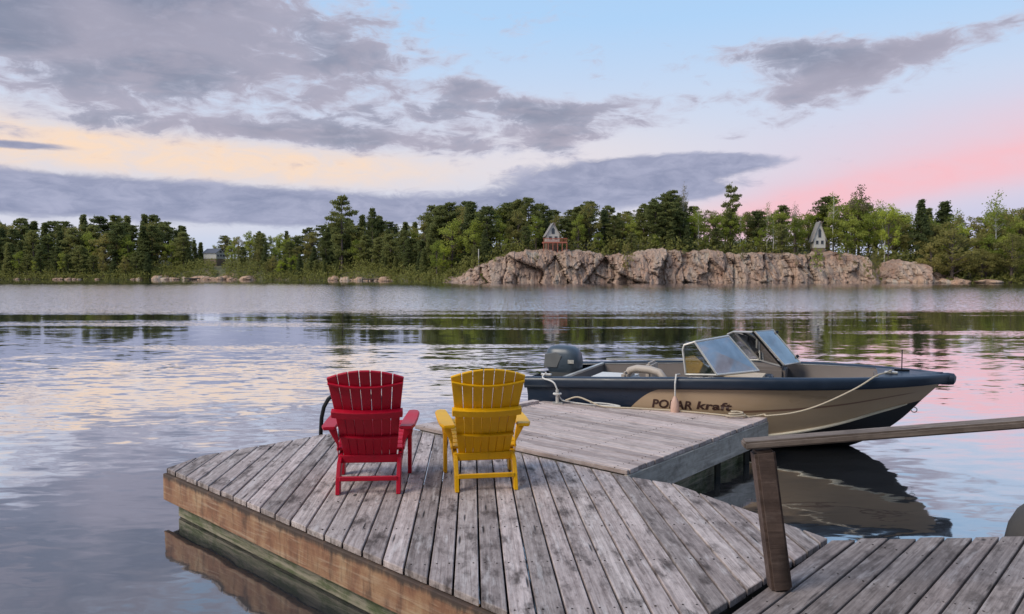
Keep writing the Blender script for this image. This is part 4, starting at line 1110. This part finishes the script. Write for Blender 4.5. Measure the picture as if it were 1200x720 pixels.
windscreen([(2.30, .88, .87), (2.26, .84, 1.22), (2.36, .82, 1.26), (2.70, .88, .88)], [(2.70, .88, .88), (2.36, .82, 1.26), (2.66, .30, 1.30), (3.02, .30, .88)], 'port_windscreen')
sw2 = MB(); sw2.tube([(3.02, .30, .88), (2.66, .30, 1.30)], .014, 8); sw2.build('windscreen_hinge', M_BLACK, boat)
# open centre pane folded against the port screen
e = empty('centre_windscreen'); e.parent = boat
q4 = [Vector(p_) for p_ in ((3.05, .27, .90), (2.69, .27, 1.31), (2.88, .62, 1.31), (3.22, .62, .90))]
n_ = Vector((.003, 0, .003)); MB().add([p_+n_ for p_ in q4]+[p_-n_ for p_ in q4], [(0, 1, 2, 3), (7, 6, 5, 4), (0, 4, 5, 1), (1, 5, 6, 2), (2, 6, 7, 3), (3, 7, 4, 0)]).build('pane', M_GLASS, e)
MB().tube(q4+[q4[0]], .013, 8).build('frame', M_ALU, e)
for p_ in (q4[2]*.9+q4[3]*.1, q4[2]*.15+q4[3]*.85): MB().tube([p_, p_+Vector((.02, .03, .02))], .022, 8).build('latch', M_BLACK, e)
# bow light, ring, cleat
MB().tube([(4.36, .02, .90), (4.36, .02, 1.17)], .006, 6).build('bow_light_staff', M_BLACK, boat); MB().box((4.36, .02, .935), (.16, .07, .022)).build('bow_light_base', M_BLACK, boat, bevel=.006)
rg = MB().tube([(4.50+.030*math.cos(a), 0, .535+.030*math.sin(a)-.02) for a in np.linspace(0, 2*math.pi, 17)], .006, 6, cap=False).build('bow_eye', M_ALU, boat); rg.location = (-.005, 0, -.035)
MB().box((4.24, -.22, .925), (.14, .04, .03)).build('cleat', M_ALU, boat, bevel=.008)
MB().box((.30, -.93, .775), (.14, .04, .03)).build('cleat', M_ALU, boat, bevel=.008)
# lettering on the starboard side
def hull_text(s_, t0, z0, size, width, name, mat, shear=.15, bold=.012):
    cu = bpy.data.curves.new('lettering', 'FONT'); cu.body = s_; cu.size = size; cu.shear = shear; cu.offset = bold*size; cu.space_character = 1.05
    tmp = bpy.data.objects.new('lettering', cu); link(tmp); bpy.context.view_layer.update()
    me = bpy.data.meshes.new_from_object(tmp.evaluated_get(bpy.context.evaluated_depsgraph_get())); bpy.data.objects.remove(tmp); bpy.data.curves.remove(cu)
    bm = bmesh.new(); bm.from_mesh(me); bmesh.ops.triangulate(bm, faces=bm.faces)
    xs = [v.co.x for v in bm.verts]; sc = width/(max(xs)-min(xs)); mn = min(xs)
    for v in bm.verts:
        x = t0+(v.co.x-mn)*sc; z = z0+v.co.y
        # invert the side surface for (x, z)
        t = x/LB; vv = .5
        for _ in range(12):
            p_ = side_pt(t, vv); t += (x-p_.x)/LB; vv += (z-p_.z)/max(.1, (szf(min(1, t))-cz(min(1, t)))); vv = min(1, max(0, vv)); t = min(1, max(0, t))
        p_ = side_pt(t, vv, -1, .004); v.co = p_
    bm.to_mesh(me); bm.free(); me.materials.clear(); me.materials.append(mat)
    return link(bpy.data.objects.new(name, me), hull)
hull_text('POLAR', 1.66, .465, .135, .47, 'lettering', M_LETTER, .18, .03)
hull_text('kraft', 2.18, .478, .125, .40, 'lettering', M_LETTER, .18, .03)
# outboard motor in the splash well
om = empty('outboard_motor'); om.parent = boat; om.location = (.21, 0, .40)
def shell(levels, n=28, pw=3.2):
    rows = []
    for (z, cx, ax, ay) in levels:
        r_ = []
        for i in range(n+1):
            a = 2*math.pi*i/n; c, s_ = math.cos(a), math.sin(a)
            r_.append((cx+ax*math.copysign(abs(c)**(2/pw), c), ay*math.copysign(abs(s_)**(2/pw), s_), z))
        rows.append(r_)
    rows.append([(levels[-1][1], 0, levels[-1][0]+.001)]*(n+1))
    return MB().grid(rows)
M_COWL = simple('slate_blue_cowl', (.055, .075, .10), .35, var=.15); M_COWLG = simple('grey_cowl', (.12, .125, .13), .4)
shell([(.30, 0, .21, .15), (.36, 0, .24, .175), (.46, -.005, .245, .18), (.55, -.01, .235, .175), (.61, -.02, .21, .155), (.645, -.03, .165, .12), (.66, -.035, .10, .07)]).build('cowl', M_COWL, om, smooth=True, weld=True, sharp=70)
shell([(.14, 0, .15, .11), (.22, 0, .20, .14), (.302, 0, .225, .16)]).build('lower_cowl', M_COWLG, om, smooth=True, weld=True)
MB().prism([(-.243, .37), (-.05, .37), (.02, .53), (-.06, .585), (-.225, .55)], 1, -.186, -.172).build('side_panel', M_COWLG, om, bevel=.006)
MB().box((.15, -.181, .46), (.085, .008, .05)).build('decal', M_ALU, om)
MB().box((-.02, 0, -.15), (.16, .09, .62)).build('leg', M_COWLG, om, bevel=.03, seg=2)
MB().box((.10, 0, .10), (.14, .26, .22)).build('clamp_bracket', M_BLACK, om, bevel=.02)

# fender hanging over the lettering
M_FEND = simple('faded_pink_fender', (.58, .38, .30), .6, var=.2); M_ROPE = simple('pale_rope', (.52, .44, .33), .9, var=.25, scale=60, bmp=.6); M_ROPEW = simple('white_rope', (.62, .60, .57), .9, var=.2, scale=60, bmp=.6)
def BW(x, y, z):
    return Vector((stern.x+x*math.cos(TH)+y*math.sin(TH), stern.y-x*math.sin(TH)+y*math.cos(TH), WL+z))
fd = empty('fender', BW(1.96, -1.075, .50), -TH); tag(fd, 'faded pink fender hanging over the boat lettering', 'fender')
shell([(-.13, 0, .015, .015), (-.12, 0, .035, .035), (-.09, 0, .05, .05), (.0, 0, .052, .052), (.06, 0, .046, .046), (.10, 0, .028, .028), (.13, 0, .014, .014)], 16, 2).build('body', M_FEND, fd, smooth=True, weld=True)
MB().tube([(0, 0, .12), (0, -.005, .28), (0, .05, .375), (.02, .16, .365)], .010, 6).build('rope', M_ROPEW, fd)
# mooring lines
def rope(name, pts, r, mat, label, cat='rope'):
    # smooth the control points (Catmull-Rom)
    P_ = [Vector(p_) for p_ in pts]; Q = []
    for i in range(len(P_)-1):
        a, b1, c1, d1 = P_[max(i-1, 0)], P_[i], P_[i+1], P_[min(i+2, len(P_)-1)]
        for s_ in np.linspace(0, 1, 9)[:-1]:
            s_ = float(s_); Q.append(.5*((2*b1)+(c1-a)*s_+(2*a-5*b1+4*c1-d1)*s_*s_+(3*b1-a-3*c1+d1)*s_**3))
    Q.append(P_[-1]); o = MB().tube(Q, r, 7).build(name, mat, None, smooth=True); tag(o, label, cat); return o
ztop = .045
rope('bow_line', [BW(4.24, -.22, .95), BW(4.17, -.46, .945), BW(4.07, -.66, .93), BW(3.86, -.85, .80), BW(3.52, -.96, .62), BW(3.25, -1.00, .52), BW(2.98, -1.02, .47), (2.83, 8.45, .075), (2.74, 8.46, ztop+.012), (2.66, 8.42, ztop+.012), (2.60, 8.46, ztop+.012)], .009, M_ROPE, 'pale bow line running from the boat foredeck to the platform')
rope('stern_line', [BW(.30, -.93, .80), BW(.28, -1.0, .74), (.52, 9.35, .30), (.60, 9.34, .11), (.70, 9.30, ztop+.03), (.92, 9.20, ztop+.012), (1.15, 9.09, ztop+.014), (1.30, 9.06, ztop+.012), (1.15, 9.14, ztop+.03), (.95, 9.20, ztop+.035)], .010, M_ROPEW, 'white stern line tied to the platform corner')
rope('tan_rope', [(.66, 9.28, ztop+.05), (.80, 9.22, ztop+.10), (.95, 9.12, ztop+.06), (1.1, 9.05, ztop+.014), (1.5, 8.93, ztop+.012), (1.9, 8.78, ztop+.012), (2.2, 8.62, ztop+.012), (2.42, 8.47, ztop+.012)], .010, M_ROPE, 'tan rope lying loose along the platform edge')
rope('coiled_rope', [(2.50+.12*math.cos(a*.9)*(1-.03*a), 8.40+.07*math.sin(a*.9)*(1-.03*a), ztop+.011+.0035*a) for a in range(0, 20)], .009, M_ROPE, 'small coil of pale rope at the platform right corner')
pc = empty('mooring_post', (.56, 9.32, .0)); tag(pc, 'short pale mooring post holding the white stern line', 'post')
MB().tube([(0, 0, -.2), (0, 0, .22)], .022, 10).build('post', M_ALU, pc, smooth=True); MB().box((0, 0, .055), (.12, .10, .02)).build('base_plate', M_ALU, pc)
MB().tube([(.045*math.cos(a), .045*math.sin(a), .17) for a in np.linspace(0, 2*math.pi, 17)], .012, 6, cap=False).build('rope_loop', M_ROPEW, pc)
bs = MB().bar((.30, 9.37, ztop+.02), (-.02, 9.04, ztop+.02), .10, .035).build('loose_board', M_PLAT); tag(bs, 'short loose board lying on the platform edge behind the yellow chair', 'board')
